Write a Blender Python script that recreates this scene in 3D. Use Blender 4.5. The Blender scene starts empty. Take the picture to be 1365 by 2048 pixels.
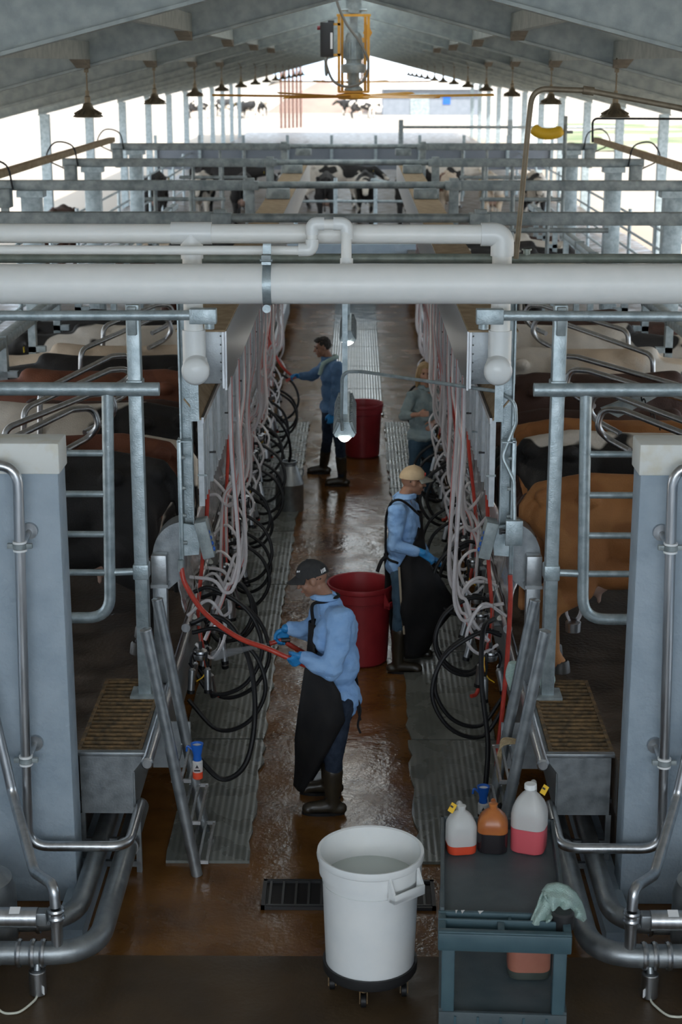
import bpy, bmesh, math, random
from mathutils import Vector, Matrix, noise
SC = bpy.context.scene
COL = SC.collection
R = random.Random(7)
# ------------------------------------------------------------------ camera
F = 3270.0; H = 5.2; XC = 0.1; VX, VY = 714.0, 130.0      # focal length in px of the 1365x2048 frame, eye height, vanishing point
PITCH = math.atan((1024 - VY) / F)
YAW = math.atan((VX - 682.5) / F * math.cos(PITCH))
cam = bpy.data.cameras.new('camera'); cam.sensor_width = 36; cam.sensor_fit = 'AUTO'
cam.lens = F / 2048 * 36
cam.dof.use_dof = True; cam.dof.focus_distance = 11.0; cam.dof.aperture_fstop = 3.2
cam.clip_end = 2000
co = bpy.data.objects.new('camera', cam); COL.objects.link(co)
co.location = (XC, 0, H); co.rotation_euler = (math.pi / 2 - PITCH, 0, YAW)
SC.camera = co
_cp, _sp, _cy, _sy = math.cos(PITCH), math.sin(PITCH), math.cos(YAW), math.sin(YAW)
_fw = Vector((-_sy * _cp, _cy * _cp, -_sp)); _rt = Vector((_cy, _sy, 0)); _up = Vector((-_sy * _sp, _cy * _sp, _cp))
def _ray(px, py): return _fw + _rt * ((px - 682.5) / F) + _up * ((1024 - py) / F)
def at(px, py, Y):                    # measured photo point at a known distance down the parlour
    d = _ray(px, py); return Vector((XC, 0, H)) + d * (Y / d.y)
def atz(px, py, z=0):                 # measured photo point at a known height
    d = _ray(px, py); return Vector((XC, 0, H)) + d * ((z - H) / d.z)
# ------------------------------------------------------------------ light
vs = SC.view_settings; vs.view_transform = 'Standard'; vs.look = 'None'; vs.gamma = 1; vs.use_curve_mapping = False
vs.exposure = 0.55
SC.cycles.use_denoising = True
SC.cycles.diffuse_bounces = 4; SC.cycles.glossy_bounces = 4; SC.cycles.transparent_max_bounces = 16
SC.cycles.sample_clamp_indirect = 6
W = bpy.data.worlds.new('sky'); SC.world = W; W.use_nodes = True
wn = W.node_tree.nodes; wl = W.node_tree.links
bg = wn['Background']
tc = wn.new('ShaderNodeTexCoord'); nz = wn.new('ShaderNodeTexNoise'); nz.inputs['Scale'].default_value = 5; nz.inputs['Detail'].default_value = 6
mp = wn.new('ShaderNodeMapping'); mp.inputs['Scale'].default_value = (1, 1, 3)
rp = wn.new('ShaderNodeValToRGB'); rp.color_ramp.elements[0].position = .42; rp.color_ramp.elements[1].position = .6
rp.color_ramp.elements[0].color = (.50, .70, .92, 1); rp.color_ramp.elements[1].color = (1, 1, 1, 1)
wl.new(tc.outputs['Generated'], mp.inputs[0]); wl.new(mp.outputs[0], nz.inputs['Vector']); wl.new(nz.outputs[0], rp.inputs[0]); wl.new(rp.outputs[0], bg.inputs[0])
bg.inputs[1].default_value = 2.6
sun = bpy.data.lights.new('sun', 'SUN'); sun.energy = 6.5; sun.angle = .02; sun.color = (1, .95, .86)
so = bpy.data.objects.new('sun', sun); COL.objects.link(so); so.rotation_euler = (math.radians(38), math.radians(14), math.radians(25))
def area(name, loc, rot, sx, sy, e, col):
    l = bpy.data.lights.new(name, 'AREA'); l.shape = 'RECTANGLE'; l.size = sx; l.size_y = sy; l.energy = e; l.color = col
    o = bpy.data.objects.new(name, l); COL.objects.link(o); o.location = loc; o.rotation_euler = rot
    return o
# soft cool fill light added behind the camera; no window opening is modelled
area('front_fill', (0, -3.2, 5.0), (math.radians(72), 0, 0), 9, 4.0, 340, (.88, .94, 1))
# ------------------------------------------------------------------ mesh builder
C = .035                              # centre line of the pit
ORG = {}
def tag(o, label=None, cat=None, group=None, kind=None):
    if label: o['label'] = label
    if cat: o['category'] = cat
    if group: o['group'] = group
    if kind: o['kind'] = kind
    return o
def thing(name, label, cat, loc=(0, 0, 0), group=None):
    o = bpy.data.objects.new(name, None); o.empty_display_size = .05; COL.objects.link(o); o.location = loc; ORG[o] = Vector(loc)
    return tag(o, label, cat, group)
def bend(pts, r, n=6):                # polyline with rounded corners
    pts = [Vector(p) for p in pts]; out = [pts[0]]
    for i in range(1, len(pts) - 1):
        a, b, c = pts[i - 1], pts[i], pts[i + 1]
        d1 = (a - b); d2 = (c - b); l1, l2 = d1.length, d2.length
        if l1 < 1e-6 or l2 < 1e-6: continue
        d1 /= l1; d2 /= l2; ang = d1.angle(d2)
        if ang > 3.1: out.append(b); continue
        t = min(r / math.tan(ang / 2), l1 * .49, l2 * .49)
        p1, p2 = b + d1 * t, b + d2 * t
        for k in range(n + 1):
            u = k / n; out.append(p1 * (1 - u) ** 2 + b * 2 * u * (1 - u) + p2 * u * u)
    out.append(pts[-1]); return out
def cat_rom(pts, n=6):
    pts = [Vector(p) for p in pts]; P = [pts[0] * 2 - pts[1]] + pts + [pts[-1] * 2 - pts[-2]]; out = []
    for i in range(1, len(P) - 2):
        a, b, c, d = P[i - 1:i + 3]
        for k in range(n):
            t = k / n
            out.append(.5 * ((2 * b) + (c - a) * t + (2 * a - 5 * b + 4 * c - d) * t * t + (3 * b - a - 3 * c + d) * t ** 3))
    out.append(pts[-1]); return out
class MB:
    def __init__(s, side=0): s.v = []; s.f = []; s.side = side; s.mi = []; s.cur = 0
    def add(s, vs, fs):
        o = len(s.v); s.v += [Vector(v) for v in vs]; s.f += [[i + o for i in f] for f in fs]; s.mi += [s.cur] * len(fs)
        return s
    def box(s, c, d, rot=None, bev=0):
        bm = bmesh.new(); bmesh.ops.create_cube(bm, size=1)
        for v in bm.verts: v.co = Vector((v.co.x * d[0], v.co.y * d[1], v.co.z * d[2]))
        if bev: bmesh.ops.bevel(bm, geom=list(bm.edges), offset=bev, segments=2, affect='EDGES', profile=.5)
        m = Matrix.Translation(Vector(c)) @ (rot.to_4x4() if rot else Matrix())
        bm.verts.ensure_lookup_table(); bm.verts.index_update()
        s.add([m @ v.co for v in bm.verts], [[v.index for v in f.verts] for f in bm.faces]); bm.free(); return s
    def bx(s, x0, x1, y0, y1, z0, z1, bev=0):
        return s.box(((x0 + x1) / 2, (y0 + y1) / 2, (z0 + z1) / 2), (abs(x1 - x0), abs(y1 - y0), abs(z1 - z0)), bev=bev)
    def tube(s, pts, r, n=10, cap=True):
        pts = [Vector(p) for p in pts]; m = len(pts); rr = r if isinstance(r, (list, tuple)) else [r] * m
        T = []
        for i in range(m):
            t = pts[min(i + 1, m - 1)] - pts[max(i - 1, 0)]
            T.append(t.normalized() if t.length > 1e-9 else Vector((0, 0, 1)))
        u = T[0].orthogonal().normalized(); vs = []
        for i in range(m):
            u = (u - T[i] * u.dot(T[i])); u = u.normalized() if u.length > 1e-6 else T[i].orthogonal().normalized()
            w = T[i].cross(u)
            for k in range(n):
                a = 2 * math.pi * k / n; vs.append(pts[i] + (u * math.cos(a) + w * math.sin(a)) * rr[i])
        fs = [[i * n + k, i * n + (k + 1) % n, (i + 1) * n + (k + 1) % n, (i + 1) * n + k] for i in range(m - 1) for k in range(n)]
        if cap: fs += [list(range(n))[::-1], [(m - 1) * n + k for k in range(n)]]
        return s.add(vs, fs)
    def cyl(s, a, b, r, n=14, r1=None): return s.tube([a, b], [r, r if r1 is None else r1], n)
    def lathe(s, prof, c=(0, 0, 0), n=24, ax=None, capb=True, capt=True):   # prof: (radius, height)
        c = Vector(c); q = Vector((0, 0, 1)).rotation_difference(Vector(ax)) if ax else None
        vs = []
        for r, h in prof:
            for k in range(n):
                a = 2 * math.pi * k / n; p = Vector((r * math.cos(a), r * math.sin(a), h)); vs.append(c + (q @ p if q else p))
        m = len(prof); fs = [[i * n + k, i * n + (k + 1) % n, (i + 1) * n + (k + 1) % n, (i + 1) * n + k] for i in range(m - 1) for k in range(n)]
        if capb: fs.append(list(range(n))[::-1])
        if capt: fs.append([(m - 1) * n + k for k in range(n)])
        return s.add(vs, fs)
    def loft(s, rings, capb=True, capt=True, closed=True):
        n = len(rings[0]); vs = [p for r in rings for p in r]; m = len(rings); kk = n if closed else n - 1
        fs = [[i * n + k, i * n + (k + 1) % n, (i + 1) * n + (k + 1) % n, (i + 1) * n + k] for i in range(m - 1) for k in range(kk)]
        if closed and capb: fs.append(list(range(n))[::-1])
        if closed and capt: fs.append([(m - 1) * n + k for k in range(n)])
        return s.add(vs, fs)
    def prism(s, poly, axis, a, b):   # poly: 2d points in the other two axes
        def mk(p, t): return {'x': (t, p[0], p[1]), 'y': (p[0], t, p[1]), 'z': (p[0], p[1], t)}[axis]
        n = len(poly); vs = [mk(p, a) for p in poly] + [mk(p, b) for p in poly]
        fs = [list(range(n))[::-1], [n + k for k in range(n)]] + [[k, (k + 1) % n, n + (k + 1) % n, n + k] for k in range(n)]
        return s.add(vs, fs)
    def sph(s, c, r, n=12, m=8):
        r = (r, r, r) if isinstance(r, (int, float)) else r
        vs = [(c[0], c[1], c[2] - r[2])]; fs = []
        for i in range(1, m):
            t = math.pi * i / m
            for k in range(n):
                a = 2 * math.pi * k / n; vs.append((c[0] + r[0] * math.sin(t) * math.cos(a), c[1] + r[1] * math.sin(t) * math.sin(a), c[2] - r[2] * math.cos(t)))
        vs.append((c[0], c[1], c[2] + r[2])); L = len(vs) - 1
        for k in range(n):
            fs.append([0, 1 + (k + 1) % n, 1 + k]); fs.append([L, L - n + k, L - n + (k + 1) % n])
        for i in range(m - 2):
            for k in range(n): a = 1 + i * n; fs.append([a + k, a + (k + 1) % n, a + n + (k + 1) % n, a + n + k])
        return s.add(vs, fs)
    def grid(s, fn, nu, nv):
        vs = [fn(i / nu, j / nv) for j in range(nv + 1) for i in range(nu + 1)]
        return s.add(vs, [[j * (nu + 1) + i, j * (nu + 1) + i + 1, (j + 1) * (nu + 1) + i + 1, (j + 1) * (nu + 1) + i] for j in range(nv) for i in range(nu)])
    def build(s, name, m, parent=None, loc=None, sharp=35, solid=0):
        vs = s.v
        if s.side: vs = [Vector((C + s.side * v.x, v.y, v.z)) for v in vs]
        if parent is not None: org = ORG[parent]
        elif loc is not None: org = Vector(loc)
        else:
            org = Vector(((min(v.x for v in vs) + max(v.x for v in vs)) / 2, (min(v.y for v in vs) + max(v.y for v in vs)) / 2, min(v.z for v in vs)))
        me = bpy.data.meshes.new(name); me.from_pydata([v - org for v in vs], [], s.f)
        bm = bmesh.new(); bm.from_mesh(me); bmesh.ops.recalc_face_normals(bm, faces=bm.faces); bm.to_mesh(me); bm.free()
        for q in (m if isinstance(m, (list, tuple)) else [m]): me.materials.append(q)
        if isinstance(m, (list, tuple)):
            for p, i in zip(me.polygons, s.mi): p.material_index = i
        me.shade_smooth(); me.set_sharp_from_angle(angle=math.radians(sharp))
        o = bpy.data.objects.new(name, me); COL.objects.link(o); ORG[o] = org
        if parent is not None: o.parent = parent
        else: o.location = org
        if solid:
            md = o.modifiers.new('thickness', 'SOLIDIFY'); md.thickness = solid; md.offset = 0
        return o
def X(side, x): return C + side * x
def P3(side, x, y, z): return (C + side * x, y, z)
def copy_tree(o, loc=None, rot=None, label=None, parent=None, group=None):
    kids = list(o.children); c = o.copy(); COL.objects.link(c); ORG[c] = ORG.get(o, Vector())
    if parent is not None: c.parent = parent
    if loc is not None: c.location = loc
    if rot is not None: c.rotation_euler = rot
    if label: c['label'] = label
    if group: c['group'] = group
    for k in kids: copy_tree(k, parent=c)
    return c
ORD = ['first', 'second', 'third', 'fourth', 'fifth', 'sixth', 'seventh', 'eighth', 'ninth', 'tenth', 'eleventh', 'twelfth', 'thirteenth', 'fourteenth', 'fifteenth', 'sixteenth', 'seventeenth', 'eighteenth', 'nineteenth', 'twentieth']
SIDE = {-1: 'left', 1: 'right'}
# ------------------------------------------------------------------ materials
MAT = {}
def mat(name, c1, c2=None, scale=6, rough=.5, metal=0, bump=0, bscale=60, rough2=None, stretch=None, lo=.35, hi=.65, coat=0, detail=5, alpha=1, trans=0, emit=0):
    m = bpy.data.materials.new(name); m.use_nodes = True; N = m.node_tree.nodes; L = m.node_tree.links; b = N['Principled BSDF']
    b.inputs['Roughness'].default_value = rough; b.inputs['Metallic'].default_value = metal; b.inputs['Base Color'].default_value = (*c1, 1)
    if coat: b.inputs['Coat Weight'].default_value = coat; b.inputs['Coat Roughness'].default_value = .08
    if alpha < 1: b.inputs['Alpha'].default_value = alpha
    if trans: b.inputs['Transmission Weight'].default_value = trans
    if emit: b.inputs['Emission Color'].default_value = (*c1, 1); b.inputs['Emission Strength'].default_value = emit
    t = N.new('ShaderNodeTexCoord'); mpn = N.new('ShaderNodeMapping'); L.new(t.outputs['Object'], mpn.inputs[0])
    if stretch: mpn.inputs['Scale'].default_value = stretch
    if c2 is not None:
        n = N.new('ShaderNodeTexNoise'); n.inputs['Scale'].default_value = scale; n.inputs['Detail'].default_value = detail; L.new(mpn.outputs[0], n.inputs['Vector'])
        r = N.new('ShaderNodeValToRGB'); r.color_ramp.elements[0].position = lo; r.color_ramp.elements[1].position = hi
        r.color_ramp.elements[0].color = (*c1, 1); r.color_ramp.elements[1].color = (*c2, 1)
        L.new(n.outputs[0], r.inputs[0]); L.new(r.outputs[0], b.inputs['Base Color'])
        if rough2 is not None:
            q = N.new('ShaderNodeMapRange'); q.inputs[1].default_value = lo; q.inputs[2].default_value = hi; q.inputs[3].default_value = rough; q.inputs[4].default_value = rough2
            L.new(n.outputs[0], q.inputs[0]); L.new(q.outputs[0], b.inputs['Roughness'])
    if bump:
        n2 = N.new('ShaderNodeTexNoise'); n2.inputs['Scale'].default_value = bscale; n2.inputs['Detail'].default_value = 4; L.new(mpn.outputs[0], n2.inputs['Vector'])
        bp = N.new('ShaderNodeBump'); bp.inputs['Strength'].default_value = bump; bp.inputs['Distance'].default_value = .02
        L.new(n2.outputs[0], bp.inputs['Height']); L.new(bp.outputs[0], b.inputs['Normal'])
    MAT[name] = m; return m
galv = mat('galvanised', (.30, .36, .38), (.46, .53, .55), 14, .42, .55, .12, 90)
galv_d = mat('galvanised_dull', (.20, .235, .24), (.36, .40, .40), 9, .55, .35, .15, 70)
galv_g = mat('galvanised_greenish', (.22, .26, .23), (.32, .36, .32), 10, .5, .4, .1, 80)
steel = mat('stainless', (.42, .43, .44), (.52, .53, .54), 30, .28, 1, .05, 200, .36, (1, 1, .1))
steel_d = mat('stainless_dull', (.24, .26, .27), (.33, .35, .36), 12, .38, .85, .06, 80, .5)
steel_pol = mat('stainless_polished', (.80, .80, .80), None, rough=.24, metal=.9, bump=.6, bscale=7)
alu = mat('aluminium_panel', (.36, .38, .39), (.46, .48, .49), 16, .42, .8, .05, 60)
pvc = mat('white_pvc', (.82, .83, .80), (.86, .86, .83), 7, .38, 0, .02, 40)
pvc_b = mat('white_pvc_fitting', (.78, .80, .79), None, rough=.3)
dust = mat('dusty_top_plate', (.30, .21, .12), (.42, .31, .19), 8, .85, 0, .2, 50)
wall_m = mat('white_painted_wall', (.27, .335, .39), (.325, .39, .445), 5, .6, 0, .35, 26)
capm = mat('cream_wall_cap', (.70, .71, .67), (.62, .58, .46), 9, .6, 0, .1, 30, lo=.5, hi=.8)
rust = mat('rusty_bar', (.10, .075, .045), (.27, .17, .08), 20, .6, .5, .2, 60)
rust_l = mat('rusty_pole', (.11, .055, .042), (.17, .10, .08), 10, .8)
blackr = mat('black_rubber', (.007, .007, .008), None, rough=.42)
blackp = mat('black_plastic', (.02, .02, .021), None, rough=.5)
redr = mat('red_hose', (.36, .028, .018), (.44, .045, .024), 20, .38)
redp = mat('red_plastic', (.21, .014, .018), (.27, .02, .025), 6, .4, 0, .03, 60)
bluep = mat('blue_plastic', (.012, .10, .42), None, rough=.35)
glove = mat('blue_nitrile', (.015, .17, .42), (.02, .22, .50), 20, .4, 0, .2, 60)
whitep = mat('white_plastic', (.72, .74, .74), (.77, .78, .77), 5, .45, 0, .03, 40)
cartp = mat('grey_green_plastic', (.052, .072, .080), (.068, .088, .095), 8, .5, 0, .1, 120)
cart_leg = mat('teal_grey_plastic', (.040, .080, .098), (.05, .095, .112), 8, .5, 0, .05, 120)
clear = mat('clear_hose', (.62, .59, .60), (.69, .66, .66), 12, .2, 0, alpha=.62)
stripe = mat('red_stripe', (.50, .12, .10), None, rough=.4)
yellow = mat('yellow_paint', (.60, .27, .02), (.68, .33, .03), 6, .5)
yel2 = mat('yellow_plastic', (.75, .45, .02), None, rough=.5)
roofm = mat('roof_sheet', (.66, .65, .61), (.72, .71, .67), 3, .55, .1)
kneem = mat('weathered_plate', (.16, .14, .11), (.24, .21, .17), 8, .8)
beamm = mat('galvanised_beam', (.27, .31, .31), (.37, .41, .40), 7, .6, .25, .1, 40)
pad = mat('concrete_platform', (.035, .025, .017), (.085, .06, .04), 3, .3, 0, .3, 30, .55)
brown_mat = mat('brown_grime', (.09, .05, .025), (.05, .03, .02), 5, .5)
denim = mat('dark_denim', (.012, .018, .032), (.022, .032, .052), 26, .85, 0, .2, 200)
denim_b = mat('blue_denim', (.022, .055, .09), (.04, .085, .13), 12, .85, 0, .2, 200)
shirt_b = mat('light_blue_shirt', (.19, .35, .62), (.25, .42, .68), 9, .8, 0, .25, 45)
shirt_d = mat('mid_blue_shirt', (.065, .14, .26), (.09, .18, .31), 9, .8, 0, .25, 45)
shirt_g = mat('grey_green_shirt', (.20, .26, .27), (.27, .33, .33), 9, .85, 0, .25, 45)
apronm = mat('black_apron', (.008, .008, .009), (.013, .012, .012), 7, .55, 0, .2, 12)
bootm = mat('brown_rubber_boot', (.022, .017, .011), (.034, .026, .016), 9, .38)
skin = mat('skin', (.26, .13, .08), (.30, .155, .10), 14, .5, 0, .05, 100)
skin_f = mat('fair_skin', (.42, .22, .15), (.46, .25, .17), 14, .5, 0, .05, 100)
hairm = mat('dark_hair', (.012, .009, .007), (.025, .018, .012), 60, .6, 0, .5, 140)
hairb = mat('blond_hair', (.30, .19, .085), (.42, .28, .14), 60, .55, 0, .5, 120, stretch=(1, 1, .15))
eyew = mat('eye_dark', (.015, .01, .008), None, rough=.2)
lipm = mat('lips', (.30, .10, .08), None, rough=.5)
capd = mat('charcoal_cap', (.018, .018, .019), (.028, .028, .028), 30, .85, 0, .2, 200)
capt_m = mat('tan_cap', (.38, .28, .17), (.46, .35, .22), 12, .85, 0, .2, 200)
capv = mat('grey_visor', (.18, .18, .16), (.24, .24, .21), 20, .85)
whitem = mat('white_mark', (.75, .75, .75), None, rough=.6)
redmark = mat('red_mark', (.45, .04, .03), None, rough=.6)
towel = mat('pale_green_towel', (.40, .55, .50), (.48, .62, .57), 12, .95, 0, .8, 160)
rope_m = mat('tan_rope', (.42, .33, .20), (.34, .25, .14), 40, .9, 0, .5, 120)
jugm = mat('milky_plastic', (.72, .72, .70), None, rough=.35, alpha=.55)
orangej = mat('orange_stained_plastic', (.42, .12, .03), (.55, .19, .05), 8, .3, alpha=.8)
orangel = mat('orange_liquid', (.62, .07, .03), None, rough=.15)
darkl = mat('dark_liquid', (.018, .015, .017), None, rough=.15)
pinkl = mat('pink_liquid', (.58, .10, .12), None, rough=.15)
pinkj = mat('pink_stained_plastic', (.33, .12, .08), (.38, .15, .10), 8, .4)
for _m, _s, _r in ((apronm, .22, .7), (blackr, .3, .5), (denim, .2, .9)): _m.node_tree.nodes['Principled BSDF'].inputs['Specular IOR Level'].default_value = _s; _m.node_tree.nodes['Principled BSDF'].inputs['Roughness'].default_value = _r
lampm = mat('bronze_lamp', (.16, .13, .09), (.22, .18, .12), 12, .45, .6)
glow = mat('lit_tube', (1, .98, .9), emit=9)
skyl = bpy.data.materials.new('skylight_sheet'); skyl.use_nodes = True; skyl.node_tree.nodes['Principled BSDF'].inputs['Base Color'].default_value = (.85, .88, .88, 1)
_tr = skyl.node_tree.nodes.new('ShaderNodeBsdfTranslucent'); _tr.inputs[0].default_value = (.8, .84, .85, 1); skyl.node_tree.links.new(_tr.outputs[0], skyl.node_tree.nodes['Material Output'].inputs[0])
glass_lens = mat('lamp_lens', (.8, .8, .75), rough=.3)
ground_m = mat('dusty_ground', (.25, .205, .16), (.32, .275, .225), .05, .95)
grass_m = mat('green_grass', (.07, .11, .03), (.19, .17, .10), .25, .95)
mound_m = mat('red_brown_mound', (.20, .135, .11), (.23, .165, .13), .4, .95)
shedw = mat('grey_blue_sheet', (.17, .19, .22), (.20, .22, .25), 2, .7)
hill_m = mat('pale_dry_hill', (.24, .205, .165), (.29, .26, .215), .03, .95)
conduit_m = mat('stained_conduit', (.17, .135, .09), (.24, .20, .14), 12, .5, .4)
cable_w = mat('cream_cable', (.62, .62, .52), None, rough=.5)
cable_k = mat('grey_cable', (.16, .15, .13), None, rough=.6)
water_m = mat('cloudy_water', (.46, .50, .47), None, rough=.08)
waterf = mat('puddle', (.10, .06, .035), None, rough=.04)
# floors: wet brown pit floor, ribbed mats
def floor_mat(name, c1, c2, wet):
    m = mat(name, c1, c2, 2.2, .5, 0, 0, detail=8, lo=.3, hi=.7); N = m.node_tree.nodes; L = m.node_tree.links; b = N['Principled BSDF']
    t = N.new('ShaderNodeTexCoord')
    a = N.new('ShaderNodeTexNoise'); a.inputs['Scale'].default_value = 1.3; a.inputs['Detail'].default_value = 5; L.new(t.outputs['Object'], a.inputs['Vector'])
    q = N.new('ShaderNodeMapRange'); q.inputs[1].default_value = .38; q.inputs[2].default_value = .62; q.inputs[3].default_value = wet[0]; q.inputs[4].default_value = wet[1]
    L.new(a.outputs[0], q.inputs[0]); L.new(q.outputs[0], b.inputs['Roughness'])
    f = N.new('ShaderNodeTexNoise'); f.inputs['Scale'].default_value = 34; f.inputs['Detail'].default_value = 6; L.new(t.outputs['Object'], f.inputs['Vector'])
    g = N.new('ShaderNodeTexNoise'); g.inputs['Scale'].default_value = 5; g.inputs['Detail'].default_value = 3; L.new(t.outputs['Object'], g.inputs['Vector'])
    ad = N.new('ShaderNodeMath'); ad.operation = 'MULTIPLY_ADD'; ad.inputs[1].default_value = .25; L.new(f.outputs[0], ad.inputs[0]); L.new(g.outputs[0], ad.inputs[2])
    bp = N.new('ShaderNodeBump'); bp.inputs['Strength'].default_value = .2; bp.inputs['Distance'].default_value = .04; L.new(ad.outputs[0], bp.inputs['Height']); L.new(bp.outputs[0], b.inputs['Normal'])
    return m
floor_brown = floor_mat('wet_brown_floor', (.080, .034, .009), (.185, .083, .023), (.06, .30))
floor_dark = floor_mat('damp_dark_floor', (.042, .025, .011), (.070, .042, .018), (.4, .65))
def mat_mat(name, c1, c2, axis, r1=.16, r2=.42):
    m = mat(name, c1, c2, 3.5, r1, 0, 0, rough2=r2); N = m.node_tree.nodes; L = m.node_tree.links; b = N['Principled BSDF']
    t = N.new('ShaderNodeTexCoord'); w = N.new('ShaderNodeTexWave'); w.wave_type = 'BANDS'; w.bands_direction = axis
    w.inputs['Scale'].default_value = 7; w.inputs['Distortion'].default_value = .3; L.new(t.outputs['Object'], w.inputs['Vector'])
    n = N.new('ShaderNodeTexNoise'); n.inputs['Scale'].default_value = 18; L.new(t.outputs['Object'], n.inputs['Vector'])
    ad = N.new('ShaderNodeMath'); ad.operation = 'MULTIPLY_ADD'; ad.inputs[1].default_value = .5; L.new(n.outputs[0], ad.inputs[0]); L.new(w.outputs[1], ad.inputs[2])
    bp = N.new('ShaderNodeBump'); bp.inputs['Strength'].default_value = .15; bp.inputs['Distance'].default_value = .008; L.new(ad.outputs[0], bp.inputs['Height']); L.new(bp.outputs[0], b.inputs['Normal'])
    return m
matm = mat_mat('grey_ribbed_rubber', (.105, .112, .10), (.145, .152, .138), 'X')
matw = mat_mat('soaked_rubber', (.10, .108, .10), (.14, .148, .138), 'X', .06, .2)
def struct(o): o['kind'] = 'structure'; return o
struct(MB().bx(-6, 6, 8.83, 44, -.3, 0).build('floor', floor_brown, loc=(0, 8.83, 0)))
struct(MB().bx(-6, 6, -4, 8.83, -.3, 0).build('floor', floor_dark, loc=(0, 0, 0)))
# raised cow platforms on both sides of the pit, with the recess below that carries the pipes
for s in (-1, 1):
    struct(MB(s).bx(1.30, 7.2, 11.2, 44, .50, .87).bx(1.76, 7.2, 9.72, 11.2, .50, .87).bx(1.78, 7.2, 9.72, 44, -.02, .52).build('floor', pad, loc=(0, 0, .87)))
    struct(MB(s).bx(1.60, 1.78, 8.95, 44, -.02, .10).build('trim_%d' % (1 if s < 0 else 2), wall_m))
    xw = 1.705 if s < 0 else 1.752
    w = MB(s).bx(xw + .012, 6.5, 9.48, 9.72, 0, 2.86, bev=.012).build('wall_' + SIDE[s], wall_m); struct(w)
    struct(MB(s).bx(xw, 6.5, 9.465, 9.735, 2.84, 3.03, bev=.01).build('trim_%d' % (3 if s < 0 else 4), capm))
# unseen side and rear walls around the camera, added to darken the foreground
for s in (-1, 1): struct(MB(s).bx(6.5, 6.7, -6, 9.6, 0, 4.3).build('wall_room_' + SIDE[s], wall_m))
struct(MB().bx(-6.7, 6.7, -6.2, -6, 0, 3.2).build('wall_rear', wall_m))
struct(MB().bx(-1.9, 1.9, 40, 40.3, 0, 1.0).build('wall_back', wall_m))
struct(MB().bx(-7.2, 7.2, 44, 112, .2, .87).bx(-1.4, 1.4, 40.3, 44, .2, .87).build('floor', pad, loc=(0, 44, .87)))
struct(MB().grid(lambda u, v: (-400 + 800 * u, -60 + 560 * v, .62), 8, 8).build('floor', ground_m, loc=(0, 0, .62))) if False else None
g = MB()
g.add([(-500, -60, .6), (-7.2, -60, .6), (-7.2, 112, .6), (-500, 112, .6), (7.2, -60, .6), (500, -60, .6), (500, 112, .6), (7.2, 112, .6), (-500, 520, .6), (500, 520, .6)],
      [[0, 1, 2, 3], [4, 5, 6, 7], [3, 2, 7, 6, 9, 8]])
tag(g.build('ground', ground_m, loc=(0, 0, .6)), kind='structure')
tag(MB().grid(lambda u, v: (13 + 26 * u, 92 + 44 * v, .62 + .25 * noise.noise((u * 9, v * 9, 0))), 12, 12).build('grass_patch', grass_m), 'patch of green grass in the sunlit yard beyond the right columns', 'grass', kind='stuff')
# rubber mats
def rubber_mat(x0, x1, y0, y1, label, group, rag, m=None):
    n = 14; top = []; rr = random.Random(int(y0 * 100) + int(x0 * 10))
    xs = lambda side, k: (x0 if side < 0 else x1) + (rr.uniform(-.022, .022) if rag == side else rr.uniform(-.006, .006))
    poly = [(xs(-1, k), y0 + (y1 - y0) * k / n) for k in range(n + 1)] + [(xs(1, k), y1 + (y0 - y1) * k / n) for k in range(n + 1)]
    tag(MB().prism(poly, 'z', .001, .022).build('rubber_mat', m or matm), label, 'mat', group)
ys = [10.0, 12.08, 14.1, 16.1, 18.1, 20.1, 22.1, 24.1]
for i in range(7):
    rubber_mat(-1.26 if i else -1.18, -.62 + .02 * (i > 2), ys[i] + .012, ys[i + 1] - .012, 'grey ribbed rubber mat, %s from the camera in the left row' % ORD[i], 'left row of floor mats', 1)
    rubber_mat(.53, 1.22, ys[i] + .012, ys[i + 1] - .012, 'grey ribbed rubber mat, %s from the camera in the right row' % ORD[i], 'right row of floor mats', -1)
for i in range(7):
    rubber_mat(-.36, .53, 24.6 + 2.1 * i + .015, 26.7 + 2.1 * i - .015, 'wet rubber mat in the middle of the pit, %s from the camera' % ORD[i], 'middle row of floor mats', 0, matw)
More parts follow.
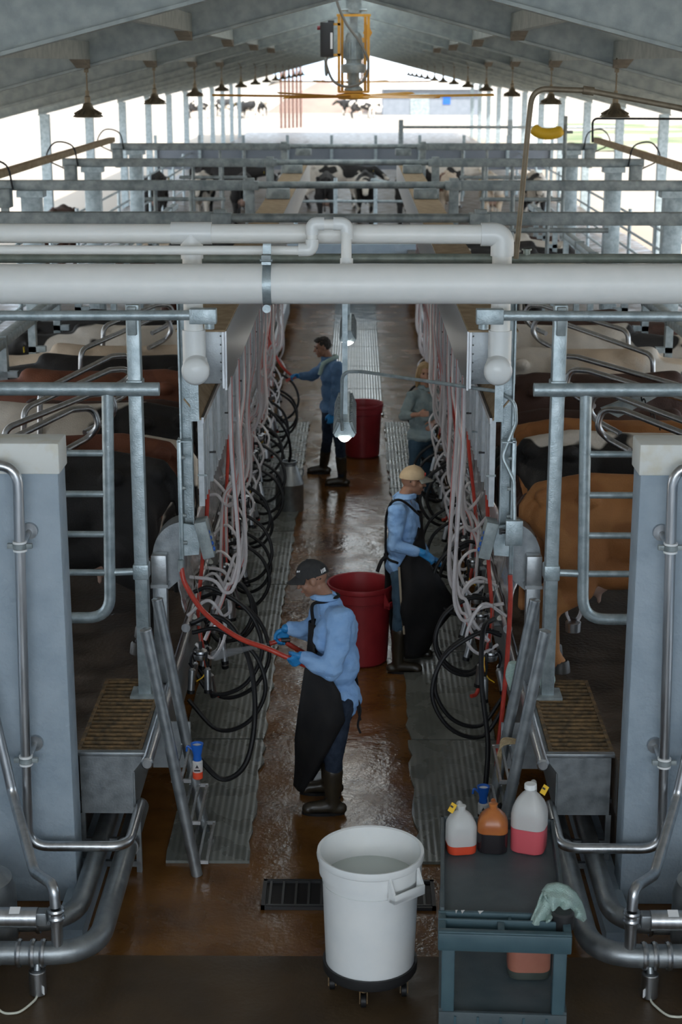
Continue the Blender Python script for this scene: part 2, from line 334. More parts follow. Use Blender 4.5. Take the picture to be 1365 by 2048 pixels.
# ------------------------------------------------------------------ building: roof, rafters, columns
SL = .257; ZR = 5.96                                   # slope, underside of rafters at the ridge
BY = [13.2 + 6.6 * k for k in range(15)]
for s in (-1, 1):
    m = MB(s)
    n = 50
    prof = []
    for k in range(n + 1): x = 8.3 * k / n; prof.append((x, ZR + .58 - SL * x + (.03 if k % 2 else 0)))
    prof += [(x, z + .05) for x, z in prof[::-1]]
    # corrugation runs down the slope: ribs spaced along the building
    m2 = MB(s); ny = 236; rows = []
    for j in range(ny + 1):
        y = -6 + 118 * j / ny; dz = .035 if j % 2 else 0
        rows.append([(.42, y, ZR + .56 - SL * .42 + dz), (8.4, y, ZR + .56 + dz - SL * 8.4)])
    m2.loft(rows, closed=False)
    struct(m2.build('ceiling', roofm, solid=.02, loc=(0, 0, ZR)))
for k, y in enumerate(BY):
    for s in (-1, 1):
        def sect(x):
            z = ZR - SL * x; w = .09
            return [(x, y - w, z), (x, y + w, z), (x, y + w, z + .03), (x, y + .015, z + .035), (x, y + .015, z + .47), (x, y + w, z + .475), (x, y + w, z + .5), (x, y - w, z + .5), (x, y - w, z + .475), (x, y - .015, z + .47), (x, y - .015, z + .035), (x, y - w, z + .03)]
        o = MB(s).loft([sect(0), sect(7.45)]).build('rafter', beamm)
        tag(o, '%s grey steel roof rafter from the camera, %s slope' % (ORD[k], SIDE[s]), 'rafter', 'roof rafters')
        t = thing('column', '%s galvanised building column from the camera on the %s side' % (ORD[k], SIDE[s]), 'column', (X(s, 7.3), y, .6), 'building columns')
        zt = ZR - SL * 7.3
        MB(s).bx(7.19, 7.41, y - .10, y + .10, .6, zt).build('shaft', galv, t)
        MB(s).bx(7.12, 7.48, y - .16, y + .16, .6, .63).build('base_plate', galv, t)
        if k < len(BY) - 1:
            for xx in (1.9, 3.1):
                zz = ZR - SL * xx
                tag(MB(s).bx(xx - .05, xx + .05, y + .02, y + 6.58, zz + .10, zz + .30).build('purlin', beamm),
                    'roof purlin running back from the %s rafter, %s out on the %s slope' % (ORD[k], {1.9: 'nearest the ridge', 3.1: 'halfway', 5.4: 'farthest'}[xx], SIDE[s]), 'purlin', 'roof purlins')
            # knee plates carried by the purlins
            if k < 4:
                for xx in (1.9, 3.1):
                    zz = ZR - SL * xx; yy = BY[k + 1]
                    tag(MB(s).prism([(yy - .1, zz + .1), (yy - .6, zz + .1), (yy - .1, zz + .0)], 'x', xx - .06, xx + .1).build('knee_plate', kneem),
                        'brown knee plate against the %s rafter, %s purlin of the %s slope' % (ORD[k + 1], 'inner' if xx < 2 else 'middle', SIDE[s]), 'bracket', 'knee plates')
# ridge beam
tag(MB().bx(-.07 + C, .07 + C, 10, 112, ZR + .14, ZR + .46).build('ridge_beam', beamm), 'grey steel beam running along the roof ridge', 'beam')
MB().loft([[(C + x, y, ZR + .58 - .25 * abs(x)) for x in (-.46, -.2, 0, .2, .46)] for y in (20, 112)], closed=False).build('window_1', skyl)['kind'] = 'structure'
MB().prism([(C - .46, ZR + .46), (C, ZR + .58), (C + .46, ZR + .46), (C + .46, ZR + .48), (C, ZR + .60), (C - .46, ZR + .48)], 'y', -6, 20).build('ceiling', roofm)['kind'] = 'structure'
# hanging lamps along both slopes
def lamp_proto():
    t = thing('pendant_lamp', 'x', 'lamp', (0, 0, 0), 'pendant lamps')
    MB().lathe([(.03, .16), (.05, .155), (.07, .10), (.10, .075), (.172, .012), (.178, 0), (.165, .002)], n=28, capb=False).build('shade', lampm, t)
    f = MB()
    for k in range(14):
        a = 2 * math.pi * k / 14; f.box((.115 * math.cos(a), .115 * math.sin(a), .062), (.11, .005, .02), Matrix.Rotation(a, 3, 'Z') @ Matrix.Rotation(.5, 3, 'Y'))
    f.build('cooling_fin', lampm, t)
    MB().lathe([(.165, .004), (.16, .0), (.15, -.006)], n=28).build('lens', glass_lens, t)
    MB().lathe([(.035, .16), (.035, .23), (.022, .24), (.022, .30)], n=12).build('housing', lampm, t)
    MB().tube([(0, 0, .29), (0, 0, .46)], .009, 8).build('stem', lampm, t)
    c = MB()
    for k in range(4): c.tube([(.008 * (k % 2), 0, .44 + .02 * k), (-.008 * (k % 2), 0, .47 + .02 * k)], .008, 6)
    c.box((0, 0, .53), (.05, .05, .05), bev=.006).build('hook', lampm, t)
    MB().tube(bend([(0, 0, .54), (0, 0, .58), (-.06, -.35, .66)], .03), .010, 8).build('conduit', lampm, t)
    return t
lp = lamp_proto(); first = True
for s in (-1, 1):
    for k in range(13):
        y = 19.8 + 6.6 * k
        loc = (X(s, 3.1), y - .02, 4.61 - .0); lab = '%s bronze pendant lamp from the camera under the %s roof slope' % (ORD[k], SIDE[s])
        if first: lp.location = loc; lp['label'] = lab; first = False
        else: copy_tree(lp, loc, None, lab)
# ------------------------------------------------------------------ ceiling fans
def fan(y, z, label, det):
    t = thing('ceiling_fan', label, 'fan', (.06, y, z), 'yellow ceiling fans'); x = .06
    for k in range(6):
        a = math.radians(4 + 60 * k); ca, sa = math.cos(a), math.sin(a)
        def ring(r, w, dz):
            q = []
            for u, v in ((-1, 0), (-.3, .016), (1, .006), (.3, -.012)):
                lx, ly = r, u * w; q.append((x + lx * ca - ly * sa, y + lx * sa + ly * ca, z + dz + v + .012 * u))
            return q
        MB().loft([ring(.16, .07, 0), ring(.6, .085, .004), ring(1.3, .075, .012), ring(1.84, .06, .02)]).build('blade', yellow, t)
    MB().lathe([(.19, -.03), (.22, -.01), (.22, .03), (.10, .05)], (x, y, z), 24).build('hub', yellow, t)
    fr = MB()
    for dx, dy in ((-.19, -.1), (.19, -.1), (-.15, .14), (.15, .14)): fr.bx(x + dx - .018, x + dx + .018, y + dy - .02, y + dy + .02, z + .06, z + 1.02)
    fr.bx(x - .22, x + .22, y - .13, y - .08, z + 1.0, z + 1.03).bx(x - .2, x + .2, y - .12, y + .16, z + .05, z + .075)
    fr.build('frame', yellow, t)
    mo = MB().lathe([(.15, .30), (.16, .34), (.16, .40), (.10, .42), (.10, .46), (.115, .47), (.115, .70), (.105, .72), (.105, .76), (.08, .80)], (x, y, z), 24)
    mo.build('motor', galv_d, t)
    ff = MB()
    for k in range(20):
        a = 2 * math.pi * k / 20; ff.box((x + .12 * math.cos(a), y + .12 * math.sin(a), z + .58), (.03, .006, .2), Matrix.Rotation(a, 3, 'Z'))
    ff.build('motor_fins', galv_d, t)
    MB().lathe([(.10, .06), (.12, .08), (.12, .10), (.075, .14), (.075, .32)], (x, y, z), 20).build('gearbox', galv_d, t)
    MB().bx(x - .05, x + .05, y - .03, y + .03, z + .80, z + 1.32).bx(x - .1, x + .1, y - .06, y + .06, z + 1.04, z + 1.3).build('hanger', galv_d, t)
    for dz in (1.08, 1.22):
        for dx in (-.12, .12): MB().cyl((x + dx - .05, y - .07, z + dz), (x + dx + .05, y - .07, z + dz), .014, 8).build('bolt', galv_d, t)
    if det:
        b = MB().bx(x - .43, x - .26, y - .16, y - .04, z + .50, z + .93, bev=.01).bx(x - .33, x - .25, y - .15, y - .05, z + .92, z + .95).build('control_box', blackp, t)
        MB().cyl((x - .47, y - .1, z + .86), (x - .42, y - .1, z + .86), .026, 12).build('stop_button', redp, b)
        MB().bx(x - .30, x - .27, y - .163, y - .159, z + .6, z + .8).build('label_strip', whitem, b)
        MB().bx(x - .26, x - .17, y - .12, y - .08, z + .89, z + .92).bx(x - .26, x - .17, y - .12, y - .08, z + .51, z + .54).build('bracket', yellow, t)
        MB().prism([(x + .12, z + .80), (x + .18, z + .92), (x + .24, z + .80), (x + .18, z + .70)], 'y', y + .02, y + .03).build('warning_plate', yellow, t)
        MB().tube(cat_rom([(x - .34, y - .12, z + .5), (x - .35, y - .14, z + .4), (x - .26, y - .16, z + .2), (x - .08, y - .18, z + .13), (x + .12, y - .18, z + .2), (x + .19, y - .17, z + .42), (x + .08, y - .16, z + .68), (x - .1, y - .15, z + .92), (x - .22, y - .15, z + 1.2), (x - .26, y - .1, z + 1.5)], 8), .017, 8).build('cable', cable_k, t)
        MB().tube(cat_rom([(x - .36, y - .12, z + .5), (x - .36, y - .12, z + .35), (x - .35, y - .12, z + .26)], 5), [.02] * 10 + [.012], 8).build('connector', galv_d, t)
fan(22.0, 4.80, 'large yellow ceiling fan with black control box, nearer of the two', True)
fan(41.0, 4.80, 'yellow ceiling fan farther back behind the nearer fan', False)
# ------------------------------------------------------------------ overhead pipes across the pit
t = thing('large_pipe', 'thick white plastic pipe crossing the whole frame above the pit', 'pipe', (0, 10.6, 3.83))
MB().tube([(-5.2, 10.6, 3.826), (5.2, 10.6, 3.84)], .129, 40).build('pipe', pvc, t)
st = MB(); cx = -.475
st.lathe([(.136, -.028), (.136, .028)], (cx, 10.6, 3.832), 36, (1, 0, 0), False, False)
st.lathe([(.131, -.028), (.131, .028)], (cx, 10.6, 3.832), 36, (1, 0, 0), False, False)
st.bx(cx - .026, cx + .026, 10.565, 10.572, 3.94, 4.085).bx(cx - .026, cx + .026, 10.60, 10.61, 3.94, 4.09)
st.lathe([(.027, 0), (.027, .01)], (cx, 10.47, 3.69), 16, (0, -1, 0)).bx(cx - .03, cx + .03, 10.47, 10.52, 3.97, 4.0)
st.build('strap_clamp', galv, t)
MB().bx(cx - .03, cx + .03, 10.46, 10.55, 4.0, 4.03).lathe([(.012, -.04), (.012, .04)], (cx, 10.47, 4.0), 10, (1, 0, 0)).build('clamp_bolt', galv_d, t)
t = thing('header_pipe', 'white plastic pipe above the thick pipe with two down legs ending in caps', 'pipe', (0, 11, 4.115))
MB().tube([(-5.2, 11, 4.12), (.95, 11, 4.112)], .064, 28).build('pipe', pvc, t)
MB().lathe([(.075, -.135), (.075, .135)], (-1.0, 11, 4.118), 28, (1, 0, 0)).cyl((-1.0, 11, 4.12), (-1.0, 11, 3.95), .075, 28).build('tee_fitting', pvc_b, t)
MB().tube(bend([(.93, 11, 4.112), (1.075, 11, 4.112), (1.075, 11, 3.97)], .11, 8), .078, 28).build('elbow_fitting', pvc_b, t)
for x in (-1.0, 1.075):
    MB().tube([(x, 11, 4.0), (x, 11, 3.42)], .066, 28).build('down_leg', pvc, t)
    q = MB().cyl((x, 11, 3.47), (x, 11, 3.16), .079, 28).cyl((x, 11.03, 3.24), (x + (.03 if x < 0 else -.03), 10.86, 3.215), .085, 28)
    q.lathe([(.092, 0), (.096, .05), (.092, .075), (.07, .10), (.03, .113), (.004, .115)], (x + (.02 if x < 0 else -.02), 10.90, 3.22), 28, (0, -1, -.12)).build('end_cap', pvc_b, t)
t = thing('small_pipe', 'slim white plastic pipe with a raised loop dropping into the thick pipe', 'pipe', (0, 10.8, 4.03))
MB().tube([(-5.2, 10.8, 4.035), (-.2, 10.8, 4.025)], .030, 18).build('pipe', pvc, t)
MB().tube([(-.19, 10.8, 4.03), (-.19, 10.8, 4.2)], .034, 18).tube([(-.19, 10.8, 4.195), (.04, 10.8, 4.195)], .034, 18).tube([(.035, 10.8, 4.19), (.035, 10.72, 3.93)], .034, 18).build('loop', pvc, t)
for pth in (bend([(-.28, 10.8, 4.03), (-.19, 10.8, 4.03), (-.19, 10.8, 4.10)], .05), bend([(-.19, 10.8, 4.13), (-.19, 10.8, 4.2), (-.11, 10.8, 4.2)], .05), bend([(-.05, 10.8, 4.2), (.038, 10.8, 4.2), (.038, 10.79, 4.10)], .05), [(.037, 10.74, 3.98), (.036, 10.73, 3.94)]):
    MB().tube(pth, .043, 18).build('elbow_fitting', pvc_b, t)
tag(MB().tube([(-1.43, 12.76, 3.71), (1.5, 12.76, 3.71)], .03, 12).build('cross_tube', galv_d), 'thin galvanised tube over the pit hidden close behind the thick white pipe', 'tube')
t = thing('conduit_pipe', 'greenish galvanised pipe running just behind the thick white pipe', 'pipe', (0, 11.3, 3.92))
MB().tube([(-5.2, 11.3, 3.915), (5.2, 11.3, 3.92)], .033, 16).build('pipe', galv_g, t)
for x in (-1.25, 1.27): MB().cyl((x, 11.3, 3.9), (x, 11.3, 3.985), .024, 14).cyl((x, 11.3, 3.975), (x, 11.3, 3.985), .034, 14).build('tee_fitting', galv_g, t)
# bent steel pipe on the right, from the pipes up and out of the frame
tag(MB().tube(bend([(1.18, 11.12, 3.94), (1.222, 10.95, 4.85), (1.235, 10.9, 5.055), (1.6, 10.9, 5.04), (6.2, 10.9, 4.2)], .16, 8), .018, 12).cyl((1.56, 10.9, 5.045), (1.63, 10.9, 5.035), .028, 12).build('conduit', conduit_m),
    'brownish bent steel conduit rising behind the pipes on the right and leaving the frame', 'conduit')
# ------------------------------------------------------------------ the two sides of the parlour
P = .72; Y0 = 11.25
for s in (-1, 1):
    SD = SIDE[s]; side_txt = 'on the %s of the pit' % SD
    # square post with collars, clamp and bar
    t = thing('gate_post', 'square galvanised post at the %s front corner of the pit carrying the gate' % SD, 'post', P3(s, 1.43, 10.9, .87))
    MB(s).bx(1.385, 1.475, 10.85, 10.95, .87, 3.66, .008).build('shaft', galv, t)
    for z in (3.04, 1.74): MB(s).bx(1.375, 1.485, 10.838, 10.962, z, z + .11, .01).build('collar', galv, t)
    MB(s).bx(1.40, 1.46, 10.81, 10.85, 3.46, 3.65, .005).cyl((1.43, 10.80, 3.62), (1.43, 10.85, 3.62), .018, 12).build('clamp', galv_d, t)
    MB(s).bx(1.33, 1.53, 10.8, 11.0, .87, .89).build('base_plate', galv_d, t)
    t = thing('cross_bar', 'galvanised tube with a flat end bracket below the thick white pipe, %s side' % SD, 'bar', P3(s, 2, 10.8, 3.59))
    MB(s).tube([(.95, 10.79, 3.60), (5, 10.79, 3.585)], .034, 16).build('tube', galv, t)
    MB(s).bx(.86, 1.04, 10.75, 10.83, 3.545, 3.645, .005).cyl((.91, 10.79, 3.51), (.91, 10.79, 3.55), .034, 16).build('end_bracket', galv, t)
    # gate beside the wall
    t = thing('gate', 'galvanised tube gate between the %s wall and the %s post' % (SD, SD), 'gate', P3(s, 2, 10.86, 1.46))
    MB(s).tube([(1.262, 10.84, 3.092), (4.2, 10.84, 3.092)], .046, 18).build('top_tube', galv, t)
    MB(s).tube(bend([(1.615, 10.85, 3.07), (1.655, 10.85, 1.46), (3.4, 10.85, 1.46)], .17, 8), .040, 16).build('frame', galv, t)
    for z in (2.645, 2.357, 2.07, 1.793): MB(s).tube([(1.62, 10.85, z), (3.4, 10.85, z)], .023, 12).build('rail', galv, t)
    MB(s).tube([(1.44, 10.88, 1.793), (1.66, 10.85, 1.793)], .026, 12).build('hinge_arm', galv, t)
    # hanging inner post with its cover channel
    t = thing('channel_post', 'pale blue-grey galvanised channel post beside the %s milking row' % SD, 'post', P3(s, 1.12, 11.2, 1.93))
    MB(s).bx(1.085, 1.09, 11.18, 11.26, 1.9, 3.66).bx(1.085, 1.165, 11.255, 11.262, 1.9, 3.66).bx(1.155, 1.165, 11.15, 11.26, 1.9, 3.66).build('channel', galv, t)
    MB(s).bx(1.155, 1.18, 11.10, 11.19, 1.66, 2.68, .004).bx(1.085, 1.18, 11.10, 11.19, 2.665, 2.672).bx(1.178, 1.182, 11.09, 11.2, 1.66, 2.68).build('cover_plate', galv, t)
    for z in (2.55, 2.33, 2.13, 1.93):
        MB(s).cyl((1.17, 11.12, z), (1.13, 11.12, z), .014, 8).build('bolt', galv_d, t)
    MB(s).bx(1.03, 1.09, 11.17, 11.18, 2.80, 3.16).build('lug_plate', galv, t)
    MB(s).tube([(1.06, 11.24, 3.66), (1.06, 11.24, 4.1)], .014, 8).build('hanger_rod', galv, t)
    # control box on an arm
    t = thing('control_box', 'tilted grey metal control box with blue buttons, %s end of the milking row' % SD, 'control box', P3(s, 1.0, 11.12, 1.85))
    MB(s).box((1.0, 11.12, 1.97), (.085, .16, .27), Matrix.Rotation(.22, 3, 'Y'), .006).build('housing', galv_d, t)
    MB(s).prism([(1.17, 1.83), (1.17, 2.07), (1.03, 2.05), (1.05, 1.84)], 'y', 11.13, 11.15).build('arm', galv, t)
    for k in range(4): MB(s).sph((.957 - .015 * (1.5 - k) * .8 + .0, 11.08, 1.94 + .04 * (k - 1)), (.014, .018, .018), 10, 6).build('button', bluep, t)
    # quarter round end housing with its square duct
    t = thing('end_housing', 'quarter-round steel end housing on a square duct, %s end of the milking row' % SD, 'housing', P3(s, 1.3, 11.2, .87))
    poly = [(1.165, 2.06), (1.165, 1.68), (1.20, 1.63), (1.28, 1.56), (1.385, 1.62)] + [(1.165 + .225 * math.cos(a), 1.80 + .26 * math.sin(a)) for a in [math.pi / 2 * k / 10 for k in range(10)]]
    MB(s).prism(poly, 'y', 11.2, 11.42).build('housing', steel_d, t)
    MB(s).bx(1.28, 1.39, 11.10, 11.2, 1.62, 1.84, .008).bx(1.272, 1.398, 11.09, 11.21, 1.60, 1.625).build('duct_cap', alu, t)
    MB(s).bx(1.285, 1.385, 11.11, 11.2, .87, 1.62, .005).build('duct', steel_d, t)
    # header box along the milking row
    t = thing('header_box', 'long stainless header box with a dusty top running along the %s milking row' % SD, 'header box', P3(s, 1.0, 11.4, 3.03))
    MB(s).bx(.845, .86, 11.38, 32.5, 2.98, 3.40).bx(.86, 1.19, 11.42, 32.5, 3.04, 3.06).build('inner_panel', steel, t)
    MB(s).bx(.85, 1.2, 11.35, 32.5, 3.40, 3.412).build('top_plate', dust, t)
    MB(s).bx(.87, 1.19, 11.36, 11.38, 3.03, 3.40, .003).build('end_plate', steel_d, t)
    rv = MB(s)
    for k in range(6): rv.sph((.885, 11.357, 3.06 + .062 * k), .006, 8, 5)
    rv.bx(.86, .875, 11.34, 11.36, 3.0, 3.4).build('rivet_strip', steel, t)
    # sloping dusty ledge below it and the row of hanging panels
    t = thing('splash_wall', 'row of grey hanging panels under a sloping dusty ledge on the %s' % SD, 'splash wall', P3(s, 1.05, 11.3, 2.15))
    MB(s).prism([(1.14, 2.95), (1.02, 2.80), (1.025, 2.79), (1.145, 2.94)], 'y', 11.24, 22.8).build('ledge', dust, t)
    MB(s).bx(1.005, 1.022, 11.24, 22.8, 2.77, 2.812).build('edge_strip', steel, t)
    for i in range(16):
        y = Y0 + P * i
        q = MB(s).bx(1.012, 1.052, y + .02, y + .045, 2.16, 2.79).bx(1.03, 1.04, y + .04, y + P - .10, 2.16, 2.79)
        for k in range(4): q.bx(1.018, 1.05, y + .07 + .14 * k, y + .10 + .14 * k, 2.16, 2.79)
        pn = q.build('panel', alu, t)
        MB(s).bx(.99, 1.06, y + .018, y + .03, 2.38, 2.395).build('clip', blackp if i % 2 else galv_d, pn)
    # stainless rail along the edge of the platform
    t = thing('edge_rail', 'long round stainless rail along the %s edge of the pit, capped end near the camera' % SD, 'rail', P3(s, 1.272, 9.7, .87))
    MB(s).tube([(1.272, 9.72, .868), (1.272, 32, .868)], .036, 16).build('tube', steel, t)
    MB(s).lathe([(.041, 0), (.041, .03), (.03, .04)], (C * 0 + 1.272, 9.73, .868), 18, (0, -1, 0)).build('end_cap', steel, t)
    for k in range(12): MB(s).bx(1.262, 1.32, 11.6 + 1.44 * k, 11.64 + 1.44 * k, .70, .86).build('bracket', steel_d, t)
    # upper milk line
    tag(MB(s).tube([(1.20, 11.55, 1.15), (1.20, 32, 1.15)], .028, 14).cyl((1.20, 11.52, 1.15), (1.20, 11.56, 1.15), .034, 14).build('milk_line', steel), 'slim stainless milk line above the %s pit edge behind the hoses' % SD, 'pipe')
    # bright splash sheet behind the milking row
    sp = MB(s).grid(lambda u, v: (1.215 + .06 * v + .022 * noise.noise((u * 60, v * 3, s)), 11.6 + 20.3 * u, 1.24 + .30 * v + .03 * noise.noise((u * 80, 5, s))), 260, 8)
    tag(sp.build('splash_guard', steel_pol, solid=.006), 'crumpled shiny stainless splash guard behind the hoses of the %s row' % SD, 'splash guard')
    # fascia below the edge, front trough, its legs
    t = thing('trough', 'grey steel trough under the grating at the %s front of the pit' % SD, 'trough', P3(s, 1.5, 9.9, .43))
    MB(s).prism([(1.74, .855), (1.335, .855), (1.335, .80), (1.395, .72), (1.395, .43), (1.74, .43)], 'y', 9.885, 9.9).bx(1.385, 1.395, 9.9, 11.1, .43, .72).build('front_plate', steel_d, t)
    MB(s).bx(1.30, 1.76, 9.862, 9.91, .845, .872, .004).bx(1.285, 1.335, 9.88, 11.2, .80, .865, .004).build('rim', steel_d, t)
    MB(s).bx(1.07, 1.335, 10.46, 10.475, .50, .84).bx(1.24, 1.25, 10.46, 32, .52, .86).build('side_plate', steel_d, t)
    for xx in (1.355, 1.72): MB(s).bx(xx, xx + .035, 9.885, 9.92, 0, .43).build('leg', steel_d, t)
    MB(s).bx(1.36, 1.74, 9.885, 9.915, 0.04, .08).bx(1.36, 1.74, 9.885, 9.915, .22, .245).build('stretcher', steel_d, t)
    t = thing('drain_grating', 'rusty barred grating in the platform behind the %s trough' % SD, 'grating', P3(s, 1.55, 10.5, .84))
    MB(s).bx(1.335, 1.36, 9.91, 11.2, .83, .872).bx(1.735, 1.76, 9.91, 11.2, .83, .872).bx(1.36, 1.735, 9.91, 9.93, .83, .872).bx(1.36, 1.735, 11.18, 11.2, .83, .872).build('frame', rust, t)
    for k in range(18):
        y = 9.97 + .069 * k
        MB(s).bx(1.355, 1.74, y, y + .020, .845, .870).build('bar', rust, t)
    tag(MB(s).bx(1.40, 1.76, 9.92, 11.19, .50, .53).build('trough_floor', blackp), 'dark floor inside the %s trough under the grating' % SD, 'tray')
    # ladder up to the platform
    t = thing('ladder', 'slanted steel ladder with two round rails at the %s front of the pit' % SD, 'ladder', P3(s, .98, 10.1, 0))
    for y in (9.85, 10.47):
        a, b = Vector((.985, y, .0)), Vector((1.272, y, 1.72))
        MB(s).tube([a, b], .038, 18).build('rail', steel_d, t)
        d = (b - a).normalized(); MB(s).lathe([(.039, 0), (.039, .008), (.03, .012)], b, 18, d).build('rail_cap', steel, t)
    for z, xx in ((.66, 1.075), (.36, 1.02), (.075, .975)):
        q = MB(s)
        for dx in (-.055, 0, .055): q.bx(xx + dx - .008, xx + dx + .008, 9.87, 10.45, z, z + .022)
        q.bx(xx - .065, xx + .065, 9.86, 9.875, z, z + .024).bx(xx - .065, xx + .065, 10.445, 10.46, z, z + .024)
        q.build('tread', steel, t)
    # breast rail in front of the cows
    t = thing('breast_rail', 'galvanised box rail on posts at the heads of the %s row of cows' % SD, 'rail', P3(s, 3.45, 16, .87))
    MB(s).bx(3.38, 3.50, 12.6, 32, 2.52, 2.62, .01).build('rail', galv, t)
    for k in range(13): MB(s).bx(3.40, 3.48, 13 + 1.5 * k, 13.1 + 1.5 * k, .87, 2.52).bx(3.30, 3.48, 13 + 1.5 * k, 13.08 + 1.5 * k, 2.2, 2.26).build('post', galv, t)
    for k in range(13): MB(s).bx(3.37, 3.51, 12.9 + 1.5 * k, 12.96 + 1.5 * k, 2.51, 2.635).build('joint_sleeve', galv_d, t)
    # divider hoops between the stalls
    hy = [12.5, 13.1, 14.2, 14.9, 17.2, 18.2]
    gaps = {-1: (11.5, 12.35, 13.12, 13.83, 14.53, 15.25, 16.0, 16.75, 17.48), 1: (11.2, 11.9, 12.62, 13.32, 14.08, 14.93, 15.73, 16.48, 17.23)}[s]
    for i, y in enumerate(hy):
        ge = max(g for g in gaps if g < y - (.45 if s < 0 else .8)); xe = 2.66 if s < 0 else 2.95
        z = 2.50; o = random.Random(i + 5 * s).uniform(-.06, .06)
        pts = [(xe + .02, ge, z - .42), (xe, ge + .01, z - .02), (2.12 + o, y - .12, z + .13), (1.97 + o, y, z + .12), (1.93 + o, y, z - .03), (2.02 + o, y, z - .12), (2.16 + o, y - .2, z - .17)]
        tag(MB(s).tube(bend(pts, .11, 6), .026, 12).build('stall_hoop', steel), 'bent stainless divider hoop, %s from the camera above the %s cows' % (ORD[i], SD), 'stall divider', '%s row of stall hoops' % SD)
    # portal frames over the rows
    for i, (y, z) in enumerate(((18.1, 3.58), (23.2, 3.58), (28.7, 3.58), (34.4, 3.58))):
        t = thing('portal_frame', 'galvanised cross frame over the %s row, %s beyond the white pipes' % (SD, ORD[i]), 'frame', P3(s, 2.5, y, .87), 'cross frames over the milking rows')
        MB(s).bx(1.37, 5.0, y - .06, y + .06, z - .07, z + .07, .01).build('beam', galv_d, t)
        MB(s).bx(1.36, 1.49, y - .07, y + .07, z - 1.6 if i else z - .1, z + .10, .008).bx(1.30, 1.52, y - .10, y + .10, z - .06, z + .06, .006).build('inner_post', galv_d, t)
        MB(s).bx(4.35, 4.62, y - .11, y + .11, .87, z - .07, .01).bx(4.30, 4.67, y - .14, y + .14, z - .16, z - .07).build('outer_post', galv, t)
        if i: MB(s).cyl((2.25, y, z - .05), (2.25, y, z - 1.1), .03, 10).cyl((2.75, y, z - .05), (2.75, y, z - 1.1), .03, 10).tube([(2.2, y, z - .62), (3.6, y, z - .62)], .035, 10).build('hanging_frame', galv_d, t)
        MB(s).bx(4.75, 4.95, y - .2, y + .02, z - .30, z - .04, .01).bx(4.80, 4.9, y - .12, y - .02, z - .42, z - .3).build('drive_box', galv_d, t)
        MB(s).tube(cat_rom([(4.95, y - .1, z - .1), (5.25, y - .1, z + .08), (5.1, y - .1, z + .34), (4.8, y - .1, z + .28), (4.72, y - .1, z - .05)], 6), .014, 6).build('cable_loop', blackr, t)
        if i: MB(s).bx(.78 + .1, 1.2, y - .05, y + .05, 3.4, 3.46).bx(.86, 1.18, y - .3, y - .05, 3.415, 3.55, .01).build('junction_box', galv_d, t)
        tb = thing('cross_tube', 'thin galvanised tube joining the two cross frames over the pit, %s beyond the white pipes' % ORD[i], 'tube', (C, y, z), 'tubes over the pit') if s > 0 else None
        if tb: MB().tube([(-1.36 + C, y, z + .005), (1.36 + C, y, z + .005)], .05, 14).build('tube', galv_d, tb)
    tag(MB(s).bx(4.93, 5.07, 22.9, 34.6, 3.66, 3.76, .01).build('edge_beam', dust), 'dusty brown beam joining the outer ends of the %s cross frames' % SD, 'beam')
    # outer fence of the cow alley
    t = thing('fence', 'galvanised tube fence along the outer edge of the %s cow alley' % SD, 'fence', P3(s, 5.6, 20, .87))
    for z in (1.25, 1.6, 1.95, 2.3): MB(s).tube([(5.6, 18, z), (5.6, 58, z)], .026, 8).build('rail', galv, t)
    for k in range(14): MB(s).tube([(5.6, 18.5 + 3 * k, .87), (5.6, 18.5 + 3 * k, 2.4)], .04, 8).build('post', galv, t)
    # ---- process pipes in front of the wall
    t = thing('wash_pipe', 'slim stainless pipe clamped to the %s wall and turning into the trough recess' % SD, 'pipe', P3(s, 1.9, 9.33, .5))
    pts = [(5.6, 9.33, 2.93), (1.925, 9.33, 2.93), (1.985, 9.33, .47), (1.36, 9.33, .47), (1.36, 9.95, .47)]
    MB(s).tube(bend(pts, .13, 8), .0325, 18).build('tube', steel, t)
    for z in (2.42, 1.04):
        xx = 1.925 + .06 * (2.93 - z) / 2.46
        c = MB(s).cyl((xx, 9.33, z), (xx, 9.33, z + .03), .044, 18).bx(xx - .075, xx + .075, 9.315, 9.345, z - .0, z + .03, .003)
        c.build('pipe_clamp', galv_d, t)
        MB(s).cyl((xx, 9.33, z + .032), (xx, 9.33, z + .045), .042, 18).cyl((xx, 9.33, z - .017), (xx, 9.33, z - .004), .042, 18).build('clamp_liner', whitep, t)
        MB(s).cyl((xx - .035, 9.48, z + .07), (xx - .035, 9.45, z + .07), .05, 18).cyl((xx - .035, 9.47, z + .07), (xx - .02, 9.35, z + .03), .018, 12).build('wall_flange', steel, t)
    t = thing('milk_pipe', 'thick stainless pipe low at the %s front with clamps, bending back under the platform' % SD, 'pipe', P3(s, 1.7, 8.45, .2))
    MB(s).tube(bend([(5.6, 8.45, .235), (1.435, 8.45, .235), (1.435, 10.4, .235)], .30, 12), .068, 24).build('tube', steel_d, t)
    MB(s).cyl((1.435, 9.78, .235), (1.435, 9.84, .235), .076, 24).build('union', steel, t)
    cl = MB(s)
    for xx in (1.80, 1.88, 1.74): cl.lathe([(.078, -.014), (.084, 0), (.078, .014)], (xx, 8.45, .235), 24, (1, 0, 0), False, False)
    cl.build('clamp', steel, t)
    for xx in (1.80, 1.74): MB(s).cyl((xx, 8.40, .15), (xx, 8.39, .10), .011, 8).sph((xx, 8.39, .10), .017, 10, 6).build('wing_nut', steel, t)
    MB(s).cyl((1.655, 8.45, .24), (1.655, 8.45, .52), .034, 18).build('branch', steel, t)
    t2 = thing('vacuum_pipe', 'thick stainless pipe behind the clamped one, bending back along the %s kerb' % SD, 'pipe', P3(s, 1.8, 8.82, .2))
